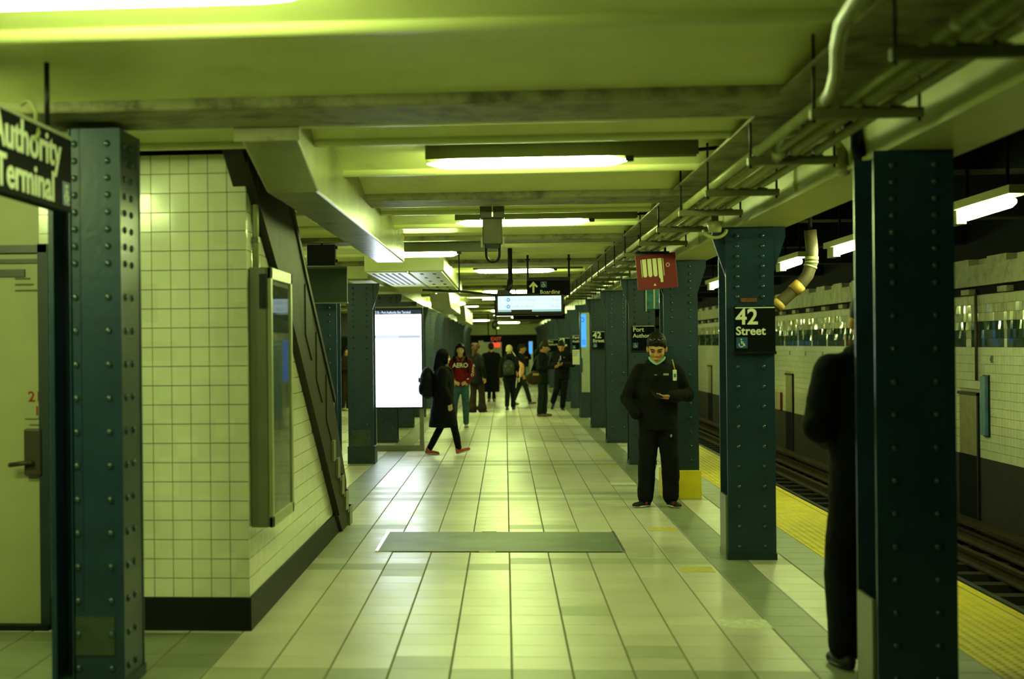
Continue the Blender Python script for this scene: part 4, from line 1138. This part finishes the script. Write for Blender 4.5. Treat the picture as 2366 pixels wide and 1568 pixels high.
def leg(x, y=0, knee=0, toe=0, pitch=0, z=.08):
    return ((x * .92, y * .5 - .02 + knee, .50), (x, y, z), toe, pitch)
def down(sd, out=.25, fwd=0.0, hand=True):
    e, w = (sd * out, .03 + fwd * .3, 1.14), (sd * (out + .01), -.03 - fwd, .89)
    return (e, w, (0, -.15, -1), (-sd, 0, 0), .3) if hand else (e, w)
def phone(name, label, c, X, Y, parent_person=None, lit=None):
    t = thing(name, label, 'phone', c)
    X, Y = Vector(X).normalized(), Vector(Y).normalized(); Z = X.cross(Y)
    bevel(MB().obox(c, X * .036, Y * .075, Z * .004).build('case', M_black, t), .003)
    MB().obox(Vector(c) + Z * .0045, X * .032, Y * .068, Z * .0008).build('phone_screen', lit or M_black, t)
    return t

# man in the mask, nearest in focus
p1 = person('man in a puffy black jacket looking down at his phone, cyan mask under his chin', 1.515, 15.32, 0, 1.70,
            {1: ((.30, -.02, 1.15), (.10, -.265, 1.135), (-.93, -.32, .05), (-.05, .35, .95), .28), -1: ((-.315, .04, 1.12), (-.215, -.09, .95))},
            {1: ((.115, -.03, .5), (.125, .0, .08), 22, 0), -1: ((-.115, -.03, .5), (-.135, -.01, .08), -48, 0)},
            (24, -8), dict(top=M_jacket, hem=.785, hemr=(.20, .15), puff=1.16, sleeve=(.098, .082, .062), trousers=M_trouser, legr=(.118, .092, .082), sole=M_shoewhite, hood=M_jacket, fold=.03), vox=.011, build=1.06, hs=1.2)
mk = MB(); mk.tube([p1.Hd((.064 * math.cos(a), -.018 + .066 * math.sin(a), 1.512 + .035 * abs(math.cos(a)))) - p1.root.location for a in [math.radians(q) for q in range(180, 361, 15)]], .011, 8, flat=1.2)
t = mk.build('face_mask', M_mask, p1.root, True)
for sd in (1, -1):
    e = MB(); c = p1.Hd((sd * .034, -.062, 1.735)) - p1.root.location
    e.ell(c, (.03, .012, .02), Matrix.Rotation(math.radians(-35), 3, 'X'), 12, 8)
    e.build('sunglass_lens', mat('sunglass %d' % sd, (.01, .01, .012), .05, spec=1.0), p1.root, True)
    e = MB(); e.tube([p1.Hd((sd * .03, -.086, 1.638)) - p1.root.location + Vector((.02 * math.cos(a), -.006, .014 * math.sin(a))) for a in [2 * math.pi * q / 10 for q in range(11)]], .0022, 5)
    e.build('spectacle_rim', M_black, p1.root, True)
    e = MB(); e.obox((sd * .13 - .003, -.135, .05), (.012, 0, 0), (0, .002, 0), (0, 0, .012)); e.build('shoe_accent', M_red, p1.root, True)
phone('phone', 'black phone held up in the hand of the man in the mask', (1.475, 15.02, 1.135), (.9, .3, .0), (-.35, .75, .45))
MB().obox((.065, -.185, 1.325), (.026, 0, 0), (0, .003, .0), (0, 0, .010)).build('chest_badge', M_framelight, p1.root, True)
MB().obox((-.035, -.185, 1.32), (.014, 0, 0), (0, .003, .0), (0, 0, .006)).build('chest_badge', M_frame, p1.root, True)
MB().obox((.115, -.13, .715), (.008, 0, .005), (0, .003, 0), (-.003, 0, .012)).build('trouser_mark', M_framelight, p1.root, True)
tg = thing('lanyard_tag', 'small white tag hanging at the shoulder of the man in the mask', 'tag', (1.665, 15.12, 1.32))
bevel(MB().box(1.645, 1.683, 15.115, 15.135, 1.26, 1.37).build('tag_body', M_paper, tg), .008)
MB().box(1.652, 1.676, 15.111, 15.116, 1.295, 1.33).build('tag_print', M_mapblue, tg)
MB().tube([(1.664, 15.125, 1.37), (1.655, 15.14, 1.42), (1.645, 15.17, 1.47)], .006, 6).build('tag_strap', M_rustband, tg)

# dark figure behind the nearest column
p2 = person('person all in black standing behind the nearest track-side column, seen from behind', 1.845, 7.86, 182, 1.87,
            {1: ((.255, .06, 1.13), (.15, -.22, 1.06), (-.6, -.8, .1), (0, .2, 1), .4), -1: ((-.25, .04, 1.13), (-.15, -.22, 1.06), (.6, -.8, .1), (0, .2, 1), .4)},
            {1: ((.14, -.01, .5), (.155, .10, .08), 8, 0), -1: ((-.10, -.03, .5), (-.10, -.02, .08), -8, 0)},
            (15, 0), dict(top=M_sil, hem=.80, hemr=(.20, .15), puff=1.12, sleeve=(.10, .085, .06), trousers=M_sil, legr=(.105, .088, .082), skin=M_skin, hood=M_sil), vox=.013, build=1.05)
# woman in the black coat with the backpack
p3 = person('woman in a long black coat and fur trimmed hood walking past the white screen', -.93, 22.6, 98, 1.56,
            {1: down(1, .24, -.02), -1: down(-1, .24, .05)},
            {1: ((.07, .02, .5), (.08, .235, .085), 5, -4), -1: ((-.07, -.16, .52), (-.075, -.25, .10), -5, 18)},
            (8, 5), dict(top=M_coat, hem=.46, hemr=(.23, .25), puff=1.42, sleeve=(.105, .09, .07), legr=(.095, .068, .058), shoe=M_shoepink, sole=M_shoecream, hair='hood', hairmat=M_coat, skin=M_skinpale))
fb = MB(); fb.tube([p3.Hd((.095 * math.cos(a), -.02 + .04 * math.sin(a), 1.50 + .02 * math.sin(a))) - p3.root.location for a in [math.radians(q) for q in range(180, 361, 20)]], .034, 8)
o = fb.build('fur_trim', M_fur, p3.root, True); skinned(o, .012, 1, .02); o.rotation_euler = (0, 0, -p3.root.rotation_euler.z)
def backpack(p, label, m, size=(.15, .09, .21), z=1.18, y=.20, pocket=True, name='backpack'):
    root = thing(name, label, 'backpack', p.W((0, y, z)))
    a = p.rot
    b = MB(); s = p.s
    c = root.location
    b.ell(c, tuple(q * s for q in size), a, 18, 12)
    b.obox(c + Vector((0, 0, -size[2] * .25 * s)), a @ Vector((size[0] * .85 * s, 0, 0)), a @ Vector((0, size[1] * .7 * s, 0)), (0, 0, size[2] * .6 * s))
    o = b.build('bag_body', m, root); skinned(o, .014, 5, .012)
    if pocket:
        q = MB(); pc = c + a @ Vector((0, size[1] * .75 * s, -size[2] * .35 * s)); q.ell(pc, (size[0] * .7 * s, size[1] * .4 * s, size[2] * .4 * s), a, 14, 9)
        skinned(q.build('front_pocket', m, root), .012, 3)
        for sd in (1, -1):
            MB().tube([c + a @ Vector((sd * size[0] * .5 * s, size[1] * 1.0 * s, size[2] * .35 * s)), c + a @ Vector((sd * size[0] * .5 * s, size[1] * 1.05 * s, size[2] * .05 * s))], .008, 6).build('zip_pull', M_fur, root)
    for sd in (1, -1):
        MB().tube([p.W((sd * .09, .12, 1.38)), p.W((sd * .10, .03, 1.515)), p.W((sd * .11, -.13, 1.42)), p.W((sd * .13, -.15, 1.25)), p.W((sd * .17, -.06, 1.08)), p.W((sd * .12, .12, 1.04))], .014, 6, flat=1.8).build('strap', m, root)
    return root
backpack(p3, 'rounded black backpack worn by the woman in the long black coat', M_bagblack, (.17, .13, .27), z=1.20, y=.265)

# woman in the red hoodie
p4 = person('long haired woman in a red AERO hoodie and blue jeans facing the camera', -.885, 30.1, 0, 1.645,
            {1: ((.255, .02, 1.13), (.15, -.16, .965), (-.8, .1, -.35), (0, 1, 0), .3), -1: ((-.255, .02, 1.13), (-.15, -.16, .965), (.8, .1, -.35), (0, 1, 0), .3)},
            {1: leg(.11, -.02, -.01, 5), -1: leg(-.15, .05, 0, -25)},
            (5, 0), dict(top=M_hood, hem=.86, hemr=(.17, .13), puff=1.05, sleeve=(.08, .07, .058), trousers=M_jeans, legr=(.10, .075, .062), shoe=M_shoecream, sole=M_shoe, hair='long', hairmat=M_hair, skin=M_skinpale, hood=M_hood), build=.96)
text('AERO', (-.885, 30.1 - .168, 1.19), .125, M_white, p4.root, bold=.02, align='CENTER', sx=.95)
for k, ch in enumerate('AERO'):
    o = text(ch, (-.885 + .262 - .012 * k + .01 * (k > 1), 30.1 - .075 - .03 * k, 1.20 - .062 * k), .075, M_white, p4.root, bold=.02, align='CENTER', name='sleeve_lettering')
for sd in (1, -1):
    MB().tube([(sd * .075, -.075, 1.40), (sd * .03, -.125, 1.31)], .016, 6).build('neckline_lining', M_fur, p4.root, True)
    MB().ell((sd * .135, -.165, .93), (.028, .012, .05), Matrix.Rotation(sd * .5, 3, 'Y'), 10, 7).build('pocket_trim', M_cream, p4.root, True)
    MB().tube([(sd * .12, .05, 1.395), (sd * .135, -.06, 1.385), (sd * .14, -.135, 1.26), (sd * .165, -.12, 1.08)], .02, 6, flat=1.5).build('dark_strap', M_bagblack, p4.root, True)

person('brown haired person in a dark coat and flared brown trousers behind the woman in red', -.70, 36.6, 140, 1.66,
       {1: down(1), -1: down(-1)}, {1: leg(.10, .06, 0, 5), -1: leg(-.10, -.10, -.03, 0)}, (5, 20),
       dict(top=M_coat, hem=.72, hemr=(.19, .15), trousers=M_browntr, legr=(.10, .085, .10), flare=.125, hair='wavy', hairmat=M_hairbrown, skin=M_skin, shoe=M_shoe))
person('person in a very long black coat walking away down the hall', -.40, 43.3, 184, 1.67,
       {1: down(1, .29), -1: down(-1, .29)}, {1: leg(.07, .04, 0, 5), -1: leg(-.08, -.12, -.04, -5)}, (10, 0),
       dict(top=M_coat, hem=.30, hemr=(.24, .19), puff=1.28, sleeve=(.095, .085, .07), legr=(.09, .06, .055), shoe=M_shoebrown, sole=M_shoebrown, hair='short', skin=M_skin), build=1.08)
p7 = person('blond woman in black with a grey green backpack walking away', .10, 38.0, 176, 1.60,
            {1: down(1, .24), -1: down(-1, .24)}, {1: leg(.06, .10, .02, 5, -25, .10), -1: leg(-.09, -.10, -.04, -5)}, (5, 10),
            dict(top=M_coat, hem=.78, hemr=(.19, .14), hair='bun', hairmat=M_hairblond, skin=M_skinpale, legr=(.10, .078, .065), shoe=M_shoe, sole=M_jeans, hood=M_coat))
backpack(p7, 'grey green backpack worn by the blond woman walking away', M_bagdark, (.165, .10, .22), z=1.15, y=.22)
pb = thing('drawstring_bag', 'salmon pink drawstring bag slung beside the blond woman with the backpack', 'bag', (.36, 38.0, 1.0))
q = MB(); q.ell((.36, 38.0, .99), (.115, .07, .20), Matrix.Rotation(math.radians(8), 3, 'Y'), 16, 12); q.ell((.33, 38.0, 1.12), (.07, .05, .11), None, 14, 9)
skinned(q.build('bag_body', M_pink, pb), .014, 3, .02)
MB().tube([(.32, 38.0, 1.18), (.27, 38.0, 1.30), (.22, 38.0, 1.40), (.18, 37.98, 1.45)], .010, 6).build('cord', M_cream, pb)
MB().tube([(.36, 37.93, 1.05), (.36, 37.92, .85), (.34, 37.93, .70)], .010, 6).build('cord', M_cream, pb)
person('man in dark clothes striding with legs apart behind the salmon pink bag', .43, 41.2, 78, 1.62,
       {1: down(1, .23), -1: down(-1, .23, .08)}, {1: ((.08, .10, .5), (.08, .26, .09), 0, -8), -1: ((-.08, -.15, .5), (-.08, -.27, .09), 0, 6)}, (10, 0),
       dict(top=M_greenj, trousers=M_jeansd, hair='short', hairmat=M_hairbrown, skin=M_skin, shoe=M_shoebrown, sole=M_shoe))
person('far person in a brown hooded jacket and light jeans', .78, 60, 10, 1.62,
       {1: ((.24, 0, 1.15), (.08, -.2, 1.18), (-1, -.2, .1), (0, .3, 1), .4), -1: ((-.24, 0, 1.15), (-.08, -.2, 1.18), (1, -.2, .1), (0, .3, 1), .4)}, {1: leg(.09), -1: leg(-.09, .08)}, (20, 0),
       dict(top=M_brownj, trousers=M_jeansl, hair='hood', hairmat=M_brownj, legr=(.11, .085, .07)), vox=.018)
p9 = person('brown haired man in a dark green jacket reading a lit phone, brown shoes', .83, 34.45, 82, 1.69,
            {1: ((.22, -.02, 1.13), (.10, -.30, 1.17), (0, -.95, .2), (-.4, 0, .9), .5), -1: ((-.22, .02, 1.13), (-.10, -.28, 1.15), (.2, -.95, .1), (.4, 0, .9), .5)},
            {1: leg(.09, -.03, -.01, 5), -1: leg(-.09, .06, .01, -5)}, (28, 0),
            dict(top=M_greenj, hem=.76, hemr=(.19, .15), puff=1.08, trousers=M_jeansd, legr=(.10, .078, .066), shoe=M_shoebrown, sole=M_shoebrown, hair='short', hairmat=M_hairbrown, skin=M_skin, hood=M_greenj))
phone('phone', 'lit greenish phone held by the man in the dark green jacket', p9.W((.0, -.40, 1.27)), (0, -1, 0), (.1, .0, 1), None, M_phonelit)
bb = thing('shoulder_bag', 'brown and black shoulder bag hanging behind the man in the dark green jacket', 'bag', p9.W((-.16, .15, .93)))
q = MB(); q.ell(p9.W((-.16, .17, .90)), (.20, .12, .16), None, 16, 11); skinned(q.build('bag_body', M_bagbrown, bb), .014, 4, .015)
MB().tube([p9.W((-.16, .25, 1.0)), p9.W((-.05, .14, 1.35)), p9.W((.08, .02, 1.52)), p9.W((.05, -.15, 1.38)), p9.W((-.12, -.05, 1.0))], .014, 6, flat=1.6).build('strap', M_bagblack, bb)
MB().box(bb.location.x - .05, bb.location.x + .08, bb.location.y - .15, bb.location.y - .13, .93, .98).build('flap_tab', M_rustband, bb)
p10 = person('man in a black hooded jacket leaning on a column, one foot raised, phone in hand', 1.385, 37.42, -12, 1.72,
             {1: ((.27, .03, 1.15), (.06, -.25, 1.14), (-.9, -.35, .1), (0, .3, .95), .6), -1: ((-.27, .03, 1.15), (-.06, -.25, 1.14), (.9, -.35, .1), (0, .3, .95), .6)},
             {1: ((.05, -.04, .5), (.0, .0, .08), 20, 0), -1: ((-.12, -.12, .52), (-.27, .16, .20), -30, -62)}, (32, 0),
             dict(top=M_coat, hem=.78, hemr=(.19, .14), puff=1.14, sleeve=(.095, .08, .062), trousers=M_trouser, legr=(.105, .08, .068), sole=M_shoewhite, hair='short', skin=M_skin, hood=M_coat))
phone('phone', 'dark phone held two-handed by the man leaning on a column', p10.W((0, -.33, 1.19)), (1, 0, 0), (0, .5, .85))
for z0, z1, xx in ((1.16, 1.34, .0),): MB().tube([(xx, -.19, z0), (xx - .005, -.165, z1)], .007, 6).build('hood_cord', M_white, p10.root, True)
MB().obox((.085, -.165, 1.30), (.018, 0, 0), (0, .004, 0), (0, 0, .006)).build('chest_badge', M_framelight, p10.root, True)
p11 = person('long haired woman in dark clothes half hidden between the stair-side columns', -4.03, 38.2, 55, 1.64,
             {1: ((.22, -.02, 1.13), (.06, -.26, 1.10), (-.5, -.8, .1), (0, .3, .95), .5), -1: ((-.22, .02, 1.13), (-.08, -.24, 1.08), (.5, -.8, .1), (0, .3, .95), .5)},
             {1: leg(.08), -1: leg(-.08, .05)}, (20, 0), dict(top=M_brownj, hem=.78, trousers=M_browntr, hair='long', hairmat=M_hair, skin=M_skin, shoe=M_shoecream))

# ------------------------------------------------------------------ lettering to plain meshes
fonts = [o for o in COL.objects if o.type == 'FONT']
dg = bpy.context.evaluated_depsgraph_get()
for o in fonts:
    me = bpy.data.meshes.new_from_object(o.evaluated_get(dg))
    n = bpy.data.objects.new('x', me); n.parent = o.parent; n.location = o.location; n.rotation_euler = o.rotation_euler; n.scale = o.scale
    COL.objects.link(n)
    nm = o.name; bpy.data.objects.remove(o); n.name = nm
